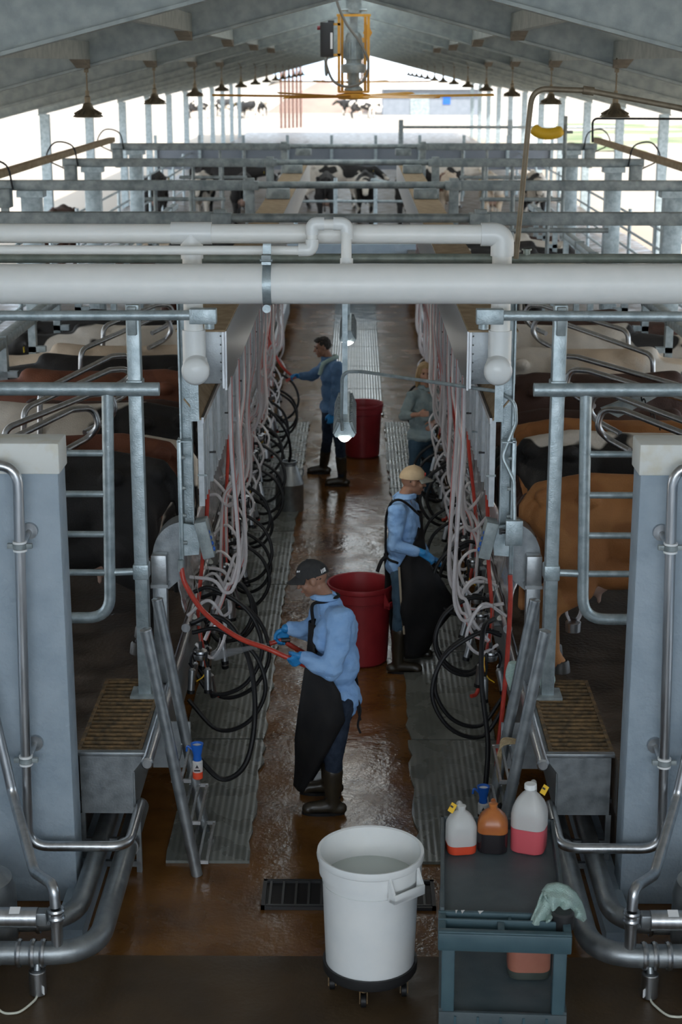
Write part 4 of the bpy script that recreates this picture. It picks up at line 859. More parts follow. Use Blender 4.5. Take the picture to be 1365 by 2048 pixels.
# ------------------------------------------------------------------ organic forms: joined volumes remeshed into one skin
def _sphere(bm, c, ax, n=14, m=9):
    a, b, d = ax; c = Vector(c); rings = []
    bot = bm.verts.new(c - d); top = bm.verts.new(c + d)
    for i in range(1, m):
        t = math.pi * i / m; rings.append([bm.verts.new(c - d * math.cos(t) + (a * math.cos(2 * math.pi * k / n) + b * math.sin(2 * math.pi * k / n)) * math.sin(t)) for k in range(n)])
    for k in range(n):
        bm.faces.new((bot, rings[0][(k + 1) % n], rings[0][k])); bm.faces.new((top, rings[-1][k], rings[-1][(k + 1) % n]))
    for i in range(m - 2):
        for k in range(n): bm.faces.new((rings[i][k], rings[i][(k + 1) % n], rings[i + 1][(k + 1) % n], rings[i + 1][k]))
def _frame(d):
    d = d.normalized(); u = d.orthogonal().normalized(); return u, d.cross(u), d
class Vol:
    def __init__(s): s.bm = bmesh.new()
    def ell(s, c, rx, ry, rz, ax=None):
        A = ax or (Vector((1, 0, 0)), Vector((0, 1, 0)), Vector((0, 0, 1)))
        _sphere(s.bm, c, (A[0] * rx, A[1] * ry, A[2] * rz)); return s
    def cap(s, a, b, ra, rb=None, flat=None):           # tapered capsule; flat=(axis, factor) squashes it along an axis
        rb = ra if rb is None else rb; a, b = Vector(a), Vector(b); d = b - a
        if d.length < 1e-5: d = Vector((0, 0, 1e-3))
        u, w, t = _frame(d); n = 14; L = d.length; rings = []
        for k in range(4): th = math.pi / 2 * (1 - k / 4 * 1.0); th = -math.pi / 2 + math.pi / 2 * (k + 1) / 5; rings.append((a + t * (ra * math.sin(th)), ra * math.cos(th)))
        rings.append((a, ra)); rings.append((b, rb))
        for k in range(4): th = math.pi / 2 * (k + 1) / 5; rings.append((b + t * (rb * math.sin(th)), rb * math.cos(th)))
        vs = []
        for c, r in rings:
            row = []
            for k in range(n):
                o = (u * math.cos(2 * math.pi * k / n) + w * math.sin(2 * math.pi * k / n)) * r
                if flat: o = o - flat[0] * (o.dot(flat[0]) * (1 - flat[1]))
                row.append(s.bm.verts.new(c + o))
            vs.append(row)
        for i in range(len(vs) - 1):
            for k in range(n): s.bm.faces.new((vs[i][k], vs[i][(k + 1) % n], vs[i + 1][(k + 1) % n], vs[i + 1][k]))
        s.bm.faces.new(vs[0][::-1]); s.bm.faces.new(vs[-1]); return s
    def chain(s, pts, rs, flat=None):
        for i in range(len(pts) - 1): s.cap(pts[i], pts[i + 1], rs[i], rs[i + 1], flat)
        return s
    def build(s, name, m, vox=.012, parent=None, loc=None, smooth=4, wrinkle=None, mats=None, cut=None):
        bmesh.ops.recalc_face_normals(s.bm, faces=s.bm.faces)
        me = bpy.data.meshes.new(name); s.bm.to_mesh(me); s.bm.free()
        tmp = bpy.data.objects.new('tmp', me); COL.objects.link(tmp)
        r = tmp.modifiers.new('r', 'REMESH'); r.mode = 'VOXEL'; r.voxel_size = vox; r.use_smooth_shade = True
        if smooth: sm = tmp.modifiers.new('s', 'SMOOTH'); sm.factor = .5; sm.iterations = smooth
        dg = bpy.context.evaluated_depsgraph_get(); dg.update()
        out = bpy.data.meshes.new_from_object(tmp.evaluated_get(dg)); bpy.data.objects.remove(tmp); bpy.data.meshes.remove(me)
        if wrinkle:
            amp, sc, st = wrinkle; nn = [v.normal.copy() for v in out.vertices]
            for v, n_ in zip(out.vertices, nn):
                p = Vector((v.co.x * st[0], v.co.y * st[1], v.co.z * st[2])) * sc
                v.co += n_ * amp * (noise.noise(p) + .45 * noise.noise(p * 2.1) - .5 * abs(noise.noise(p * 1.3 + Vector((4, 2, 7)))))
        if cut:
            b = bmesh.new(); b.from_mesh(out); bmesh.ops.delete(b, geom=[v for v in b.verts if cut(v.co)], context='VERTS'); b.to_mesh(out); b.free()
        org = ORG[parent] if parent is not None else Vector(loc)
        out.transform(Matrix.Translation(-org)); out.materials.clear()
        for q in (mats or [m]): out.materials.append(q)
        out.shade_smooth()
        o = bpy.data.objects.new(name, out); out.name = name; COL.objects.link(o); ORG[o] = org
        if parent is not None: o.parent = parent
        else: o.location = org
        return o
# ------------------------------------------------------------------ cows
def coat(name, a, b, scale, lo, seed, back=False):
    m = bpy.data.materials.new(name); m.use_nodes = True; N = m.node_tree.nodes; L = m.node_tree.links; p = N['Principled BSDF']; p.inputs['Roughness'].default_value = .75
    t = N.new('ShaderNodeTexCoord'); mp_ = N.new('ShaderNodeMapping'); mp_.inputs['Location'].default_value = (seed * 1.7, seed * 2.3, seed * .9); L.new(t.outputs['Object'], mp_.inputs[0])
    n = N.new('ShaderNodeTexNoise'); n.inputs['Scale'].default_value = scale; n.inputs['Detail'].default_value = 2.5; n.inputs['Roughness'].default_value = .45; L.new(mp_.outputs[0], n.inputs['Vector'])
    r = N.new('ShaderNodeValToRGB'); r.color_ramp.elements[0].position = lo; r.color_ramp.elements[1].position = lo + .02; r.color_ramp.elements[0].color = (*a, 1); r.color_ramp.elements[1].color = (*b, 1); L.new(n.outputs[0], r.inputs[0])
    if back:
        sx = N.new('ShaderNodeSeparateXYZ'); L.new(t.outputs['Object'], sx.inputs[0]); k = N.new('ShaderNodeMath'); k.operation = 'MULTIPLY_ADD'; k.inputs[1].default_value = .9; k.inputs[2].default_value = -1.13; L.new(sx.outputs[2], k.inputs[0])
        k2 = N.new('ShaderNodeMath'); k2.operation = 'ADD'; L.new(k.outputs[0], k2.inputs[0]); L.new(n.outputs[0], k2.inputs[1]); L.new(k2.outputs[0], r.inputs[0])
    f = N.new('ShaderNodeTexNoise'); f.inputs['Scale'].default_value = 5; f.inputs['Detail'].default_value = 8; L.new(t.outputs['Object'], f.inputs['Vector'])
    mr = N.new('ShaderNodeMapRange'); mr.inputs[3].default_value = .72; mr.inputs[4].default_value = 1.2; L.new(f.outputs[0], mr.inputs[0])
    mx = N.new('ShaderNodeMix'); mx.data_type = 'RGBA'; mx.blend_type = 'MULTIPLY'; mx.inputs[0].default_value = 1; L.new(r.outputs[0], mx.inputs[6]); L.new(mr.outputs[0], mx.inputs[7]); L.new(mx.outputs[2], p.inputs['Base Color'])
    h = N.new('ShaderNodeTexNoise'); h.inputs['Scale'].default_value = 90; L.new(t.outputs['Object'], h.inputs['Vector']); bp = N.new('ShaderNodeBump'); bp.inputs['Strength'].default_value = .25; bp.inputs['Distance'].default_value = .02; L.new(h.outputs[0], bp.inputs['Height']); L.new(bp.outputs[0], p.inputs['Normal'])
    return m
BLK, WHT, RED, TAN, DKB, CRM = (.013, .011, .010), (.62, .56, .48), (.135, .04, .018), (.30, .115, .032), (.050, .022, .014), (.58, .46, .34)
coats = {
    'black and white': [coat('coat_black_white_%d' % k, BLK, WHT, 1.15, .47 + .03 * (k % 3), 3.1 * k + 1) for k in range(5)],
    'white with black patches': [coat('coat_white_black_%d' % k, BLK, WHT, 1.5, .46, 2.7 * k + 5) for k in range(4)],
    'black with a white back': [coat('coat_white_back', BLK, WHT, 1.6, .52, 9, back=True)],
    'black': [coat('coat_black', BLK, (.02, .017, .016), 2, .5, 2)],
    'red-brown': [coat('coat_red', RED, (.17, .055, .024), 2, .5, 3)],
    'red and white': [coat('coat_red_white_%d' % k, RED, CRM, 1.2, .46, 4.3 * k + 2) for k in range(2)],
    'dark brown': [coat('coat_dark_brown', DKB, (.065, .028, .018), 2, .5, 4)],
    'tan': [coat('coat_tan', TAN, (.36, .15, .045), 1.6, .5, 6)],
    'cream': [coat('coat_cream', CRM, WHT, 1.5, .5, 8)],
}
hoofm = mat('hoof', (.03, .025, .02), None, rough=.5)
tagm = mat('ear_tag', (.75, .55, .03), None, rough=.5)
udderm = mat('udder_skin', (.36, .22, .17), (.42, .28, .22), 12, .6)
def cow_meshes(seed):
    q = random.Random(seed); j = lambda a: q.uniform(-a, a)
    v = Vol(); z0 = 0
    sp = 1.40 + j(.03)                                   # rump at x=0, head towards +x
    v.ell((.42, 0, sp - .30), .44, .27, .27).ell((1.0, 0, sp - .36), .66, .335 + j(.02), .37).ell((1.45, 0, sp - .36), .42, .27, .38)
    v.chain([(.06, 0, sp - .10), (.38, 0, sp - .055), (.9, 0, sp - .075), (1.35, 0, sp - .07), (1.62, 0, sp - .06)], [.07, .085, .085, .085, .10])
    for y in (-1, 1):
        v.ell((.36, y * .235, sp - .10), .09, .055, .06).ell((.07, y * .10, sp - .12), .07, .05, .06)
        v.ell((.30, y * .17, sp - .48), .24, .13, .32)
        # hind leg: thigh, stifle forward, hock back, shank
        v.chain([(.30, y * .18, sp - .62), (.34, y * .18, .62), (.13, y * .17, .46), (.17, y * .17, .13), (.21, y * .17, .05)], [.16, .105, .065, .048, .062])
        v.ell((1.56, y * .18, sp - .52), .17, .11, .30)
        v.chain([(1.55, y * .18, .72), (1.60, y * .17, .42), (1.59, y * .17, .12), (1.62, y * .17, .05)], [.12, .062, .045, .06])
    # neck, head, muzzle, ears
    hx, hz = 2.32 + j(.05), sp - .26 + j(.1)
    v.chain([(1.62, 0, sp - .30), (2.05, 0, (sp - .28 + hz) / 2)], [.26, .155]); v.chain([(2.05, 0, (sp - .28 + hz) / 2), (hx, 0, hz)], [.155, .13])
    v.chain([(hx - .02, 0, hz + .02), (hx + .20, 0, hz - .14), (hx + .36, 0, hz - .27)], [.125, .10, .078]).ell((hx + .37, 0, hz - .27), .08, .085, .07)
    for y in (-1, 1): v.cap((hx - .05, y * .10, hz + .05), (hx - .09, y * .27, hz + .04), .035, .03, (Vector((.4, 0, .9)).normalized(), .45)); v.ell((hx + .07, y * .105, hz - .0), .03, .025, .025)
    # belly, dewlap
    v.ell((.62, 0, sp - .66), .42, .24, .16).cap((1.6, 0, sp - .66), (1.95, 0, sp - .50), .10, .07)
    # tail
    v.chain([(.04, 0, sp - .08), (-.06, 0, sp - .2), (-.07, .02, sp - .6), (-.05, .03, .62)], [.045, .03, .02, .018]).chain([(-.05, .03, .62), (-.04, .03, .42)], [.018, .035])
    body = v.build('body', None, .022, loc=(0, 0, 0), smooth=5, mats=[coats['black'][0]])
    u = Vol(); u.ell((.40, 0, .66), .22, .19, .15)
    for a in (-1, 1):
        for b in (-1, 1): u.cap((.40 + a * .09, b * .08, .58), (.40 + a * .09, b * .09, .49), .022, .016)
    ud = u.build('udder', udderm, .014, loc=(0, 0, 0))
    h = None; hs = []
    for x, y in ((.20, 1), (.20, -1), (1.62, 1), (1.62, -1)):
        hs.append(MB().lathe([(.072, 0), (.062, .07), (.05, .085)], (x + .02, y * .17, 0), 12).build('hoof', hoofm, loc=(0, 0, 0)))
    es = [MB().box((hx - .06, y * .23, hz - .01), (.008, .045, .06)).build('ear_tag', tagm, loc=(0, 0, 0)) for y in (-1, 1)]
    al = [body, ud] + hs + es
    for o in al: COL.objects.unlink(o)
    return [o.data for o in al]
CM = [cow_meshes(k) for k in (3, 8)]
cc = {}
def cow(label, kind, loc, rz, var=0, sc=1.0, group=None):
    k = cc.get(kind, 0); cc[kind] = k + 1; m = coats[kind][k % len(coats[kind])]
    t = thing('cow', label, 'cow', loc, group); t.rotation_euler = (0, 0, rz); t.scale = (sc,) * 3
    for nm, me in zip(('body', 'udder', 'hoof', 'hoof', 'hoof', 'hoof', 'ear_tag', 'ear_tag'), CM[var % 2]):
        o = bpy.data.objects.new(nm, me); COL.objects.link(o); o.parent = t; ORG[o] = Vector()
        if nm == 'body': o.material_slots[0].link = 'OBJECT'; o.material_slots[0].material = m
    return t
rowL = [(11.95, 'black', 1.09), (12.75, 'red-brown', 1.06), (13.5, 'white with black patches', .93), (14.15, 'black and white', 1.04), (14.9, 'dark brown', .95), (15.6, 'red-brown', 1.06), (16.4, 'black', 1.06), (17.1, 'red and white', 1.05), (17.85, 'black', .94), (18.6, 'white with black patches', 1.04), (19.5, 'black and white', 1.06), (26.2, 'dark brown', 1.02), (27.0, 'red-brown', 1.0), (27.85, 'black', 1.03), (29.25, 'red and white', 1.0), (30.2, 'black and white', 1.05)]
rowR = [(11.55, 'tan', 1.04), (12.27, 'dark brown', .84), (12.98, 'black with a white back', 1.05), (13.65, 'tan', 1.02), (14.5, 'dark brown', .95), (15.35, 'dark brown', 1.07), (16.1, 'black', .96), (16.85, 'cream', 1.07), (17.6, 'dark brown', .95), (18.4, 'white with black patches', 1.07), (19.4, 'dark brown', 1.08), (26.4, 'black and white', 1.0), (27.3, 'white with black patches', 1.0), (28.1, 'black', 1.02), (29.3, 'black and white', 1.03), (30.2, 'dark brown', 1.0)]
for s, row in ((-1, rowL), (1, rowR)):
    for i, (y, kind, sc) in enumerate(row):
        jr = random.Random(i * 7 + s)
        cow('%s dairy cow, %s from the camera in the %s milking row' % (kind, ORD[i], SIDE[s]), kind, P3(s, 1.36 + jr.uniform(-.02, .05), y, .87), (math.pi if s < 0 else 0) + jr.uniform(-.05, .05), i, sc, '%s row of cows' % SIDE[s])
# waiting cows behind the pit
UPR, DNR = math.pi / 2, -math.pi / 2
far = [(-5.6, 46.2, UPR, 'black'), (-4.3, 48.3, DNR, 'black and white'), (-3.1, 45.9, UPR, 'black'), (-1.9, 48.6, DNR, 'black and white'), (-.75, 46.0, UPR, 'black'), (.35, 48.7, DNR, 'black and white'), (1.5, 46.1, UPR, 'black'), (2.7, 48.5, DNR, 'red and white'), (3.9, 46.0, UPR, 'cream'), (5.2, 48.5, DNR, 'white with black patches'), (-5.0, 51.6, 0, 'black'), (-1.6, 52, 0, 'white with black patches'), (1.7, 52.2, .1, 'black and white'), (-6.3, 36.5, DNR, 'dark brown')]
for i, (x, y, r, kind) in enumerate(far):
    cow('%s cow waiting in the yard behind the pit, %s from the left' % (kind, ORD[sorted(f[0] for f in far).index(x)]), kind, (x, y, .87), r, i, 1.0, 'cows waiting behind the pit')
yard = [(-15, 150), (-10.5, 152), (-8.5, 149), (-11.5, 158), (-9.4, 160), (-.5, 150), (1.4, 152), (.6, 158)]
for i, (x, y) in enumerate(yard):
    cow('black and white cow far out in the bright yard, %s from the left' % ORD[sorted(f[0] for f in yard).index(x)], 'black and white', (x, y, .6), i * 1.3, i, 1.1, 'cows far out in the yard')
# ------------------------------------------------------------------ yard behind the parlour
t = thing('holding_gate', 'pale blue-grey tube gate across the far end of the pit', 'gate', (0, 43.5, .87))
for z in (1.3, 1.75, 2.2): MB().tube([(-1.5, 43.5, z), (1.6, 43.5, z)], .035, 10).build('rail', galv, t)
for x in (-1.5, -.45, .6, 1.6): MB().tube([(x, 43.5, .87), (x, 43.5, 2.35)], .05, 10).build('post', galv, t)
for k, (x0, y0_, x1_, y1_) in enumerate(((-1.5, 42.6, -.3, 43.4), (.5, 43.4, 1.6, 42.6))):
    MB().tube([(x0, y0_, 2.3), (x1_, y1_, 2.15)], .06, 10).build('top_arm', galv, t)
t = thing('yard_fence', 'pale sheet barrier with a rail across the far end of the building', 'fence', (0, 57, .87))
MB().bx(-6.8, 6.8, 57, 57.08, 1.75, 2.55).build('sheet', shedw, t)
for k in range(10): MB().bx(-6.8 + 1.5 * k, -6.7 + 1.5 * k, 56.9, 57, .87, 2.9).build('post', galv, t)
t = thing('rail_fence', 'thin tube fence rail on posts in the yard past the right cross frames', 'fence', (5, 70, .87))
MB().tube([(1.9, 70, 2.7), (11, 70, 2.7)], .06, 8).build('rail', galv_d, t)
for x in (1.95, 6.5): MB().bx(x - .1, x + .1, 69.9, 70.1, .6, 3.0).build('post', galv_d, t)
for i in range(6):
    x = -4.35 + .28 * i; tag(MB().tube([(x * 1.0 - 1.2, 126 + i * .4, .6), (x - 1.2, 126 + i * .4, 5.6)], .10, 10).build('steel_pole', rust_l), 'rust-red steel pole in the cluster behind the fans, %s from the left' % ORD[i], 'pole', 'rust-red poles')
tag(MB().grid(lambda u, v: (-4.6 + 11 * (u - .5) + 1.2, 175 + 16 * (v - .5), .6 + 3.2 * max(0, 1 - 2 * max(abs(u - .5), abs(v - .5))) ** .9), 24, 16).build('mound', mound_m), 'reddish brown mound of feed far out in the yard', 'mound')
t = thing('shed', 'low grey-blue shed with a white roof edge in the yard', 'shed', (7, 160, .6))
MB().bx(2.6, 11.8, 160, 168, .6, 3.0).build('wall', shedw, t)
MB().bx(2.2, 12.2, 159.4, 168.6, 3.0, 3.35).build('roof', whitep, t)
MB().bx(8.3, 9.0, 159.93, 160, 1.6, 2.4).build('window', bluep, t)
MB().bx(5.2, 7.0, 159.93, 160, .6, 2.6).build('door', galv_d, t)
for i, (x, w) in enumerate(((9.2, .5), (10.4, .6), (11.4, .5))):
    tag(MB().bx(x, x + w, 100, 100.4, .6, 3.2 + .2 * i, .05).build('white_tank', whitep), 'tall white container in the yard beyond the right lamps, %s from the left' % ORD[i], 'container', 'white containers')
def hill(x0, x1, y, h, seed, label):
    g = MB().grid(lambda u, v: (x0 + (x1 - x0) * u, y + 160 * v, -1 + (h + 1) * math.sin(math.pi * min(1, v * 1.2) * .5) * (.6 + .4 * math.sin(math.pi * u)) + h * .25 * noise.noise((u * 5, v * 2, seed))), 40, 10)
    tag(g.build('hill', hill_m), label, 'hill')
hill(-420, -20, 330, 4.5, 1, 'pale dry hillside on the left beyond the yard')
hill(60, 430, 320, 5, 2, 'pale dry hillside on the right beyond the yard')
# ------------------------------------------------------------------ people
Z = Vector((0, 0, 1))
def hand(v, w, d, n, t, curl, k=1.0, fat=0.0):
    d = d.normalized(); n = (n - d * n.dot(d)).normalized(); t = (t - d * t.dot(d) - n * t.dot(n)).normalized()
    for off in (.029, .010, -.010, -.028): v.cap(w + d * .012 * k + t * off * .7 * k, w + d * .088 * k + t * off * k, .0135 * k + fat, .0115 * k + fat)
    for off, L in ((.030, .070), (.010, .079), (-.010, .073), (-.029, .057)):
        p = w + d * .090 * k + t * off * k; a = curl * .55
        for i, fr in enumerate((.46, .30, .24)):
            q = p + (d * math.cos(a) + n * math.sin(a)) * L * fr * k
            v.cap(p, q, (.0095 - .0008 * i) * k + fat, (.0088 - .0008 * i) * k + fat); p = q; a += curl
    p0 = w + d * .022 * k + t * .024 * k; p1 = w + d * .055 * k + t * .052 * k + n * .012 * k
    p2 = p1 + (d * .75 + t * .15 + n * (.25 + .4 * curl)).normalized() * .034 * k; p3 = p2 + (d * .6 - t * .25 * curl + n * (.3 + .5 * curl)).normalized() * .028 * k
    v.chain([p0, p1, p2, p3], [.014 * k + fat, .0125 * k + fat, .0105 * k + fat, .009 * k + fat])
def grip(w, d, n): d = Vector(d).normalized(); n = Vector(n); n = (n - d * n.dot(d)).normalized(); return w + d * .088 + n * .032
def person(label, J, f, hf, hands, o):
    f = Vector(f).normalized(); r = f.cross(Z).normalized(); k = o.get('k', 1.0); fem = o.get('fem', False)
    base = o['base']; t = thing('person', label, 'person', base)
    hf = Vector(hf).normalized(); hr = hf.cross(Z).normalized(); hu = hr.cross(hf).normalized(); hc = J['head']
    hp = lambda a, b, c: hc + (hf * a + hr * b + hu * c) * k
    A = (hr, hf, hu)
    v = Vol(); sk = o['skin']
    # head and neck
    v.ell(hp(-.012, 0, .028), .077 * k, .098 * k, .100 * k, A).ell(hp(.028, 0, -.03), .064 * k, .070 * k, .085 * k, A)
    v.cap(hp(.0, 0, -.07), hp(.060, 0, -.088), .042 * k, .03 * k).ell(hp(.076, 0, -.099), .022 * k, .018 * k, .018 * k, A)
    v.chain([hp(.092, 0, .016), hp(.110, 0, -.018), hp(.117, 0, -.030)], [.009 * k, .012 * k, .014 * k])
    for y in (-1, 1):
        v.ell(hp(-.004, y * .079, -.008), .011 * k, .021 * k, .032 * k, A); v.cap(hp(.088, y * .012, .030), hp(.074, y * .05, .028), .012 * k, .010 * k)
        v.ell(hp(.066, y * .045, -.025), .024 * k, .022 * k, .024 * k, A)
    v.ell(hp(.094, 0, -.060), .024 * k, .012 * k, .008 * k, A).ell(hp(.090, 0, -.071), .022 * k, .012 * k, .008 * k, A)
    v.cap(hp(-.022, 0, -.07), J['neck'], .054 * k, .062 * k)
    pel, ch = J['pelvis'], J['chest']; up = (ch - pel).normalized(); fb = (f - up * f.dot(up)).normalized(); B = (r, fb, up); mid = (pel + ch) * .5
    w = .92 if fem else 1.0
    v.ell(ch, .175 * w * k, .115 * k, .19 * k, B).ell(mid, .15 * w * k, .105 * k, .18 * k, B).ell(pel, .165 * k, .115 * k, .13 * k, B)
    v.cap(J['shL'], J['shR'], .062 * k); v.cap(J['neck'], ch, .07 * k, .12 * k)
    for q in 'LR':
        v.chain([J['sh' + q], J['el' + q], J['wr' + q]], [.055 * k, .042 * k, .028 * k])
        v.chain([J['hip' + q], J['kn' + q], J['an' + q]], [.082 * k, .058 * k, .042 * k])
        v.cap(J['an' + q] - Z * .03, Vector((J['an' + q].x, J['an' + q].y, o['ground'] + .05)) + (Vector((J['to' + q].x, J['to' + q].y, 0)) - Vector((J['an' + q].x, J['an' + q].y, 0))).normalized() * .06, .034 * k, .026 * k)
        hd = hands[q]; hand(v, J['wr' + q], Vector(hd[0]), Vector(hd[1]), Vector(hd[2]), hd[3], k)
    v.build('body', sk, .0075, t, smooth=3)
    e = MB()
    for y in (-1, 1): c = hp(.081, y * .032, .008); e.sph(c, .0105 * k, 10, 7)
    e.build('eyes', eyew, t)
    b = MB()
    for y in (-1, 1): b.tube([hp(.100, y * .014, .030), hp(.096, y * .034, .036), hp(.080, y * .055, .030)], .0045 * k, 6)
    b.build('eyebrows', o.get('browm', hairm), t)
    MB().tube([hp(.099, -.022, -.066), hp(.108, 0, -.065), hp(.099, .022, -.066)], .0045 * k, 6).build('lips', lipm, t)
    # shirt
    v = Vol(); L = o.get('loose', .02)
    v.ell(ch - up * .01, (.180 * w + L) * k, (.118 + L) * k, .20 * k, B).ell(mid, (.158 * w + L) * k, (.115 + L) * k, .19 * k, B)
    hem = o.get('hem', .0); v.ell(pel + up * ((.02 if not o.get('tail') else .06) - hem), (.176 + L) * k, (.130 + L) * k, .13 * k, B)
    if o.get('tail'): v.ell(pel - up * .02 - fb * .075, .185 * k, .12 * k, .14 * k, B).ell(mid - fb * .05, .17 * k, .13 * k, .2 * k, B)
    v.cap(J['shL'], J['shR'], (.062 + L * .8) * k); v.cap(J['neck'] - Z * .01, ch, .082 * k, .14 * k)
    for q in 'LR':
        el, wr = J['el' + q], J['wr' + q]; sl = o.get('sleeve', .93); we = el + (wr - el) * sl
        v.chain([J['sh' + q], el, we], [(.058 + L) * k, (.048 + L * .7) * k, (.040 + L * .4) * k])
        if o.get('cuff'): v.cap(we - (wr - el).normalized() * .03, we, .050 * k)
    v.build('shirt', o['shirt'], .011, t, smooth=3, wrinkle=(.016, 8, (1, 1, 1.4)))
    # collar
    c = MB(); nk = J['neck'] + (hc - J['neck']) * .12; nu = (hc - J['neck']).normalized(); rows = []
    for i, (rad, hgt) in enumerate(((.070, .045), (.083, .035), (.098, .0), (.094, -.006))):
        rows.append([nk + (r * math.sin(a) * rad + f * math.cos(a) * (rad + (.012 if abs(a) < .6 else 0))) * k + nu * (hgt - (.03 if abs(a) < .5 else 0)) * k for a in [-2.95 + 5.9 * n / 22 for n in range(23)]])
    c.loft(rows, closed=False).build('collar', o['shirt'], t, solid=.005)
    # trousers
    v = Vol(); v.ell(pel - up * .02, .172 * k, .128 * k, .14 * k, B)
    for q in 'LR': v.chain([J['hip' + q], J['kn' + q], J['an' + q] + Z * (.02 if o.get('boots') else -.02)], [.098 * k, .072 * k, (.058 if o.get('boots') else .056) * k])
    v.build('trousers', o['pants'], .012, t, smooth=3, wrinkle=(.008, 10, (1, 1, 1.2)))
    # boots / shoes
    for q in 'LR':
        an, to, kn = J['an' + q], J['to' + q], J['kn' + q]; v = Vol(); d = (to - an); d.z = 0; d.normalize()
        sole = Vector((an.x, an.y, o['ground'])); tz = o['ground']
        bt = an + (kn - an) * (.58 if o.get('boots') else .18)
        v.cap(bt, an, (.074 if o.get('boots') else .05) * k, .058 * k).cap(an, sole + Z * .055, .056 * k, .050 * k)
        heel = sole - d * .06 * k; toe = sole + d * .205 * k
        v.cap(sole + d * .02 + Z * .065, toe - d * .04 + Z * .05, .052 * k, .042 * k).ell(toe - d * .03 + Z * .042, .05, .05, .042)
        v.cap(heel + Z * .045, sole + Z * .045, .044 * k)
        bo = v.build('boot' if o.get('boots') else 'shoe', o['bootm'], .011, t, smooth=2, wrinkle=(.004, 8, (1, 1, 1)))
        s_ = MB(); ring = []
        for a in [2 * math.pi * n / 24 for n in range(24)]:
            xx = math.cos(a); yy = math.sin(a); ring.append(sole + d * (.068 + (.155 * xx)) * k + d.cross(Z) * yy * (.047 + .008 * xx) * k)
        s_.loft([[p + Z * .0 for p in ring], [p + Z * .022 for p in ring]]).build('sole', blackr, bo)
    # gloves
    if o.get('gloves'):
        for q in 'LR':
            v = Vol(); hd = hands[q]; hand(v, J['wr' + q], Vector(hd[0]), Vector(hd[1]), Vector(hd[2]), hd[3], k, .0028)
            d = (J['wr' + q] - J['el' + q]).normalized(); v.cap(J['wr' + q] - d * .045, J['wr' + q] + d * .02, .040 * k, .033 * k)
            v.build('glove', glove, .0065, t, smooth=2)
    return t, dict(hp=hp, f=f, r=r, up=up, A=A, B=B, k=k, hf=hf, hr=hr, hu=hu, hc=hc, pel=pel, ch=ch)
def cap_(t, g, m, mv, mark=None, brim=.085):
    hp, k, A = g['hp'], g['k'], g['A']; rings = []
    for i in range(9):
        a = math.pi / 2 * i / 8; rr_ = math.cos(a) if i < 8 else .02; z = .044 + .098 * math.sin(a)
        rings.append([hp(-.012 + (.115 * rr_) * math.cos(b) + .002, .094 * rr_ * math.sin(b), z - (.014 * (1 - math.cos(b)) * (1 - i / 8))) for b in [2 * math.pi * n / 28 for n in range(28)]])
    c = MB().loft(rings, capb=False).build('cap', m, t, sharp=60)
    def vz(u, w):
        b = (u - .5) * 2.3; rad = .104 + (brim * math.cos(b * .8)) * w
        return hp(-.012 + rad * math.cos(b) * 1.04, (.092 + .012 * w) * math.sin(b) * 1.0, .046 - .03 * w + .010 * math.cos(b * 1.3) - .012 * b * b)
    MB().grid(vz, 16, 6).build('visor', mv, c, solid=.005)
    MB().sph(hp(-.010, 0, .128 + .012), .008 * k, 8, 5).build('top_button', m, c)
    if mark == 'back':
        q = MB()
        for n, b in enumerate((2.28, 2.40, 2.52, 2.62)):
            c0 = hp(-.010 + .117 * math.cos(b), -.096 * math.sin(b), .034); c1 = hp(-.010 + .115 * math.cos(b + .05), -.094 * math.sin(b + .05), .060)
            q.tube([c0, c1], .0032, 6)
        q.build('lettering', whitem, c)
        q = MB()
        for n, b in enumerate((.55, .68, .82)): q.tube([hp(-.010 + .106 * math.cos(b), -.087 * math.sin(b), .090), hp(-.012 + .103 * math.cos(b + .05), -.085 * math.sin(b + .05), .100)], .003, 6)
        q.build('front_mark', whitem, c)
    if mark == 'red':
        MB().tube([hp(-.010 + .110 * math.cos(b), .091 * math.sin(b), .078 + .014 * math.sin(b * 18)) for b in [.20 + .05 * n for n in range(9)]], .005, 6).build('emblem', redmark, c)
def short_hair(t, g, m, low=-.03, top=True):
    q_ = 1 if top else .93
    hp, k, A = g['hp'], g['k'], g['A']; v = Vol(); hc, hf, hu = g['hc'], g['hf'], g['hu']
    v.ell(hp(-.02 if top else -.012, 0, .030), .084 * k * q_, .100 * k * q_, .102 * k * .9 if not top else .102 * k, A)
    if top: v.ell(hp(.03, 0, .095), .062 * k, .062 * k, .038 * k, A)
    def cut(p):
        q = p - hc; a, b, c = q.dot(hf) / k, q.dot(g['hr']) / k, q.dot(hu) / k
        if not top and c > .045: return True
        return c < low - .02 + max(0, a + .04) * 1.0 or (a > .055 and c < .055)
    v.build('hair', m, .009, t, smooth=2, cut=cut, wrinkle=(.008, 50, (1, 1, 1)))
def apron(t, g, rows, m=None, name='apron'):
    r, f = g['r'], g['f']; R_ = []
    for c, ra, rf, ha, rot in rows:
        c = Vector(c); row = []
        ff = Matrix.Rotation(rot, 3, 'Z') @ f; rr_ = Matrix.Rotation(rot, 3, 'Z') @ r
        for n in range(25):
            a = -ha + 2 * ha * n / 24; w = 1 + .06 * math.sin(a * 5 + c.z * 6)
            row.append(c + rr_ * ra * math.sin(a) * w + ff * rf * math.cos(a) * w)
        R_.append(row)
    # smooth vertical interpolation
    out = []
    for i in range(len(R_) - 1):
        for u in (0, .25, .5, .75): out.append([R_[i][n].lerp(R_[i + 1][n], u) for n in range(25)])
    out.append(R_[-1])
    return MB().loft(out, closed=False).build(name, m or apronm, t, sharp=60, solid=.005)
def strap(t, pts, m=None, w=.012, name='apron_strap'): return MB().tube(cat_rom(pts, 6), w, 8).build(name, m or apronm, t)
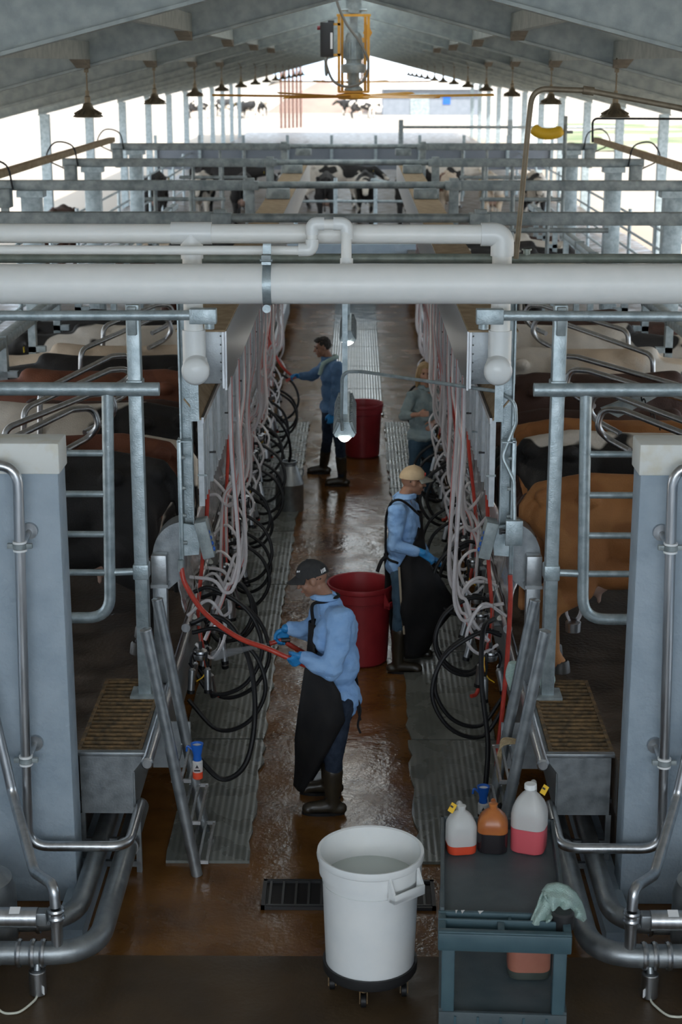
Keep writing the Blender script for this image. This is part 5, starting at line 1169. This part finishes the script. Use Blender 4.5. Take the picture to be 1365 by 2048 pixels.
# --- worker spraying the hose, nearest the camera, seen from his left
J = dict(head=at(626, 1157, 10.86), neck=at(655, 1199, 10.9), chest=at(672, 1262, 10.9), pelvis=at(668, 1392, 10.9),
         shL=at(682, 1240, 10.70), shR=at(648, 1222, 11.08), elL=at(664, 1342, 10.62), wrL=at(608, 1314, 10.66), elR=at(622, 1262, 11.14), wrR=at(577, 1257, 11.04),
         hipL=at(682, 1405, 10.80), hipR=at(660, 1396, 11.0), knL=at(668, 1508, 10.76), knR=at(660, 1490, 11.02), anL=at(666, 1594, 10.78), anR=at(660, 1574, 11.12),
         toL=at(605, 1618, 10.78), toR=at(640, 1592, 11.12))
HM1 = {'L': ((-.75, .2, -.45), (.1, .95, .2), (-.8, -.1, .6), 1.05), 'R': ((-.5, .1, -.80), (0, -.95, -.1), (-.85, 0, .5), 1.05)}
m1, g1 = person('person in a black cap and light blue shirt spraying with a red hose', J, (-.93, .28, 0), (-.93, .05, -.34),
    HM1,
    dict(base=(J['anL'].x, 10.85, 0), ground=0.0, skin=skin, shirt=shirt_b, pants=denim, boots=True, bootm=bootm, gloves=True, loose=.038, tail=True, hem=.02))
cap_(m1, g1, capd, capd, 'back'); short_hair(m1, g1, hairm, -.035, False)
pl = J['pelvis']; f1, r1 = g1['f'], g1['r']
apron(m1, g1, [(J['chest'] + Z * .06, .13, .185, .8, 0), (J['chest'] - Z * .10, .20, .195, 1.1, 0), (pl + Z * .12, .245, .225, 2.1, 0), (pl - Z * .10 + f1 * .01, .255, .235, 2.3, 0), (pl - Z * .34 + f1 * .03, .22, .24, 1.8, 0), (pl - Z * .60 + f1 * .09 + r1 * .02, .15, .20, 1.4, 0), (Vector((pl.x, pl.y, .12)) + f1 * .14 + r1 * .02, .11, .17, 1.2, 0)])
strap(m1, [J['chest'] + Z * .07 + f1 * .13 - r1 * .11, J['neck'] + f1 * .08 - r1 * .085 - Z * .02, J['neck'] - r1 * .085 + Z * .015 - f1 * .02, J['neck'] - f1 * .085 + Z * .035, J['neck'] + r1 * .08 + Z * .01, J['chest'] + Z * .07 + f1 * .14 + r1 * .1])
strap(m1, [pl - f1 * .17 + Z * .02, pl - f1 * .20 - Z * .08, pl - f1 * .18 - Z * .2, pl - f1 * .20 - Z * .26], w=.008, name='apron_tie')
strap(m1, [pl - f1 * .17 + Z * .02, pl - f1 * .185 - Z * .1, pl - f1 * .20 - Z * .16], w=.008, name='apron_tie')
MB().prism([(0, 0), (.05, .05), (.05, .075)], 'y', 0, .004).build('pocket_paper', whitem, m1).location = (pl - r1 * .25 + f1 * .06 + Z * .02) - ORG[m1]
# hose and nozzle
hL = grip(J['wrL'], *HM1['L'][:2]); hR = grip(J['wrR'], *HM1['R'][:2])
t = thing('spray_hose', 'thick red hose from the left housing through the gloved hands of the spraying worker', 'hose', (-1.1, 11, 1.7))
MB().tube(cat_rom([at(362, 1132, 11.08), at(372, 1170, 11.05), at(410, 1226, 10.95), at(475, 1274, 10.82), at(535, 1297, 10.72), hL + Vector((-.07, 0, .025)), hL, hL + Vector((.08, .05, -.06)), hL + Vector((.16, .14, -.06)), hL + Vector((.20, .3, .0)), hR + Vector((.22, .03, -.13)), hR + Vector((.12, .01, -.08)), hR + Vector((.03, 0, -.02))], 8), .0185, 12).build('hose', redr, t)
MB().cyl(at(362, 1120, 11.08), at(362, 1142, 11.08), .022, 12).build('hose_fitting', galv_d, t)
t = thing('spray_nozzle', 'red spray nozzle held in the blue glove of the worker in the black cap', 'nozzle', hR)
MB().tube([hR + Vector((.06, 0, 0)), hR + Vector((-.005, 0, -.003))], .0165, 14).build('grip', blackp, t)
MB().tube([hR + Vector((-.0, 0, -.003)), hR + Vector((-.07, -.005, -.022)), hR + Vector((-.085, -.006, -.026))], [.016, .016, .021], 14).build('tip', redr, t)
mist = bpy.data.materials.new('water_mist'); mist.use_nodes = True; N = mist.node_tree.nodes; Lk = mist.node_tree.links
for n_ in list(N): N.remove(n_)
om = N.new('ShaderNodeOutputMaterial'); vl = N.new('ShaderNodeVolumePrincipled'); vl.inputs['Color'].default_value = (.9, .92, .95, 1); vl.inputs['Density'].default_value = 14
Lk.new(vl.outputs[0], om.inputs['Volume'])
nt = hR + Vector((-.085, -.006, -.026)); ne = at(428, 1312, 11.35)
sp = MB().tube([nt, nt.lerp(ne, .5), ne], [.008, .022, .04], 16).build('water_spray', mist); tag(sp, 'white jet of water spraying from the red nozzle onto the milking row', 'water spray')
# --- worker in the tan cap, right of the pit
J = dict(head=at(826, 962, 13.72), neck=at(806, 998, 13.72), chest=at(806, 1042, 13.72), pelvis=at(806, 1132, 13.72),
         shR=at(795, 1022, 13.52), shL=at(822, 1015, 13.92), elR=at(790, 1090, 13.48), wrR=at(842, 1105, 13.45), elL=at(838, 1085, 14.0), wrL=at(852, 1112, 13.92),
         hipR=at(804, 1146, 13.62), hipL=at(816, 1142, 13.82), knR=at(802, 1232, 13.6), knL=at(862, 1222, 13.85), anR=at(796, 1304, 13.62), anL=at(818, 1296, 14.0),
         toR=at(836, 1328, 13.62), toL=at(862, 1312, 14.0))
m2, g2 = person('person in a tan cap and long black apron leaning towards the right hoses', J, (.93, .30, 0), (.95, .22, -.16),
    {'R': ((.85, .1, -.52), (-.2, .6, -.7), (.3, .8, .3), .45), 'L': ((.9, .1, -.4), (-.2, -.6, -.7), (.3, -.8, .3), .45)},
    dict(base=(J['anR'].x, 13.75, 0), ground=0.0, skin=skin, shirt=shirt_b, pants=denim_b, boots=True, bootm=bootm, gloves=True, loose=.022, sleeve=.78))
cap_(m2, g2, capt_m, capv, 'red'); short_hair(m2, g2, hairm, -.04, False)
pl, f2, r2 = J['pelvis'], g2['f'], g2['r']
apron(m2, g2, [(J['chest'] + Z * .07, .12, .17, .8, 0), (J['chest'] - Z * .10, .19, .175, 1.2, 0), (pl + Z * .06, .225, .20, 2.1, 0), (pl - Z * .16 + f2 * .07, .25, .30, 2.1, 0), (pl - Z * .34 + f2 * .09, .255, .40, 2.05, 0), (pl - Z * .42 + f2 * .09, .255, .41, 2.0, 0), (pl - Z * .60 + f2 * .06, .235, .28, 2.0, 0), (Vector((pl.x, pl.y, .16)) + f2 * .03, .19, .20, 1.9, 0)])
strap(m2, [J['chest'] + Z * .06 + f2 * .13 + r2 * .11, J['shR'] + Z * .085 + f2 * .05, J['shR'] + Z * .08 - f2 * .05, J['chest'] - f2 * .15 + Z * .06, J['chest'] - f2 * .155 - Z * .1, pl - f2 * .15 + Z * .1, pl - f2 * .10 + r2 * .15 + Z * .08], w=.011)
strap(m2, [pl - f2 * .16 + Z * .10, pl - f2 * .20 + Z * .06, pl - f2 * .235 - Z * .03], w=.018, name='apron_tie')
strap(m2, [pl - f2 * .105 + r2 * .20 + Z * .06, pl - f2 * .09 + r2 * .225 - Z * .25, pl - f2 * .06 + r2 * .225 - Z * .55], m=mat('apron_edge', (.32, .27, .2), rough=.8), w=.010, name='apron_edge')
MB().bx(-.035, .035, -.004, .004, -.025, .025).build('shirt_badge', whitem, m2).location = (J['chest'] + f2 * .135 + r2 * .09 + Z * .10) - ORG[m2]
# --- bareheaded worker reaching to the left row
J = dict(head=at(646, 694, 20.35), neck=at(660, 722, 20.35), chest=at(664, 750, 20.35), pelvis=at(664, 815, 20.35),
         shL=at(676, 736, 20.14), shR=at(652, 732, 20.56), elL=at(673, 788, 20.12), wrL=at(664, 826, 20.12), elR=at(624, 752, 20.66), wrR=at(602, 752, 20.6),
         hipL=at(672, 826, 20.24), hipR=at(658, 824, 20.46), knL=at(680, 888, 20.2), knR=at(655, 880, 20.55), anL=at(685, 942, 20.3), anR=at(648, 930, 20.95),
         toL=at(662, 964, 20.3), toR=at(616, 940, 20.95))
J['anL'].z = .12; J['anR'].z = .12
m3, g3 = person('person with short dark hair and blue work shirt reaching towards the left hoses', J, (-.96, -.05, 0), (-.96, -.15, -.22),
    {'L': ((-.15, 0, -1), (-.2, .9, 0), (-.9, 0, .2), .5), 'R': ((-.98, 0, -.05), (0, -.7, -.6), (0, -.6, .8), .95)},
    dict(base=(J['pelvis'].x, 20.4, 0), ground=0.0, skin=skin, shirt=shirt_d, pants=denim, boots=True, bootm=bootm, gloves=True, loose=.026))
short_hair(m3, g3, hairm, -.02)
nk = J['neck']; f3, r3 = g3['f'], g3['r']
MB().tube(cat_rom([nk + f3 * .13 - r3 * .07 - Z * .16, nk + f3 * .08 - r3 * .09 - Z * .02, nk - f3 * .04 - r3 * .075 + Z * .045, nk - f3 * .09 + Z * .05, nk - f3 * .03 + r3 * .08 + Z * .04, nk + f3 * .1 + r3 * .07 - Z * .06], 6), .026, 10).build('neck_towel', towel, m3)
h3 = J['wrR'] + Vector((-.09, 0, -.01))
t = thing('spray_hose', 'red hose with nozzle held by the bareheaded worker at the left row', 'hose', h3)
MB().tube(cat_rom([h3 + Vector((.03, 0, -.01)), h3 + Vector((-.06, 0, .04)), h3 + Vector((-.2, .05, .2)), h3 + Vector((-.34, .1, .55)), h3 + Vector((-.40, .1, 1.0))], 6), .017, 10).build('hose', redr, t)
MB().tube([h3 + Vector((.0, 0, -.01)), h3 + Vector((-.10, -.02, -.05))], .018, 10).build('nozzle', redr, t)
# --- woman on the right, facing the camera
J = dict(head=at(850, 746, 19.35), neck=at(851, 779, 19.4), chest=at(846, 812, 19.4), pelvis=at(842, 872, 19.4),
         shR=at(824, 793, 19.32), shL=at(873, 790, 19.55), elR=at(807, 832, 19.2), wrR=at(838, 829, 19.08), elL=at(880, 838, 19.5), wrL=at(866, 846, 19.2),
         hipR=at(831, 884, 19.36), hipL=at(852, 884, 19.46), knR=at(830, 936, 19.3), knL=at(856, 936, 19.5), anR=at(836, 985, 19.35), anL=at(858, 985, 19.55),
         toR=at(840, 1004, 19.1), toL=at(872, 1004, 19.4))
J['anR'].z = .11; J['anL'].z = .11
m4, g4 = person('person with long blond hair, grey-green shirt and jeans standing at the right hoses', J, (.30, -.95, 0), (.15, -.98, -.06),
    {'R': ((.92, .1, .05), (0, .9, -.3), (.1, .2, .95), .7), 'L': ((-.3, -.7, -.3), (-.3, .6, 0), (-.6, -.3, .6), .4)},
    dict(base=(J['pelvis'].x, 19.4, 0), ground=0.0, k=.95, fem=True, skin=skin_f, shirt=shirt_g, pants=denim_b, boots=False, bootm=blackr, loose=.020, sleeve=.45, cuff=True, browm=hairb))
hp = g4['hp']; v = Vol()
v.ell(hp(-.022, 0, .035), .088, .102, .103, g4['A']).chain([hp(-.05, 0, .02), hp(-.075, 0, -.10), hp(-.08, 0, -.22), hp(-.085, .01, -.30)], [.082, .075, .06, .03])
for y in (-1, 1): v.chain([hp(.015, y * .072, .07), hp(.0, y * .088, .0), hp(-.02, y * .092, -.09), hp(-.03, y * .09, -.17)], [.03, .028, .03, .018])
v.build('hair', hairb, .009, m4, smooth=2, wrinkle=(.006, 30, (1, 1, .2)), cut=lambda p: (p - g4['hc']).dot(g4['hf']) > .066 and (p - g4['hc']).dot(g4['hu']) < .062 and abs((p - g4['hc']).dot(g4['hr'])) < .058)
pk = MB()
for y in (-1, 1): pk.box(J['chest'] + g4['f'] * .138 + g4['r'] * y * .075 + Z * .03, (.085, .012, .09), Matrix.Rotation(math.atan2(g4['f'].y, g4['f'].x) + math.pi / 2, 3, 'Z'), .003)
pk.build('shirt_pocket', shirt_g, m4)
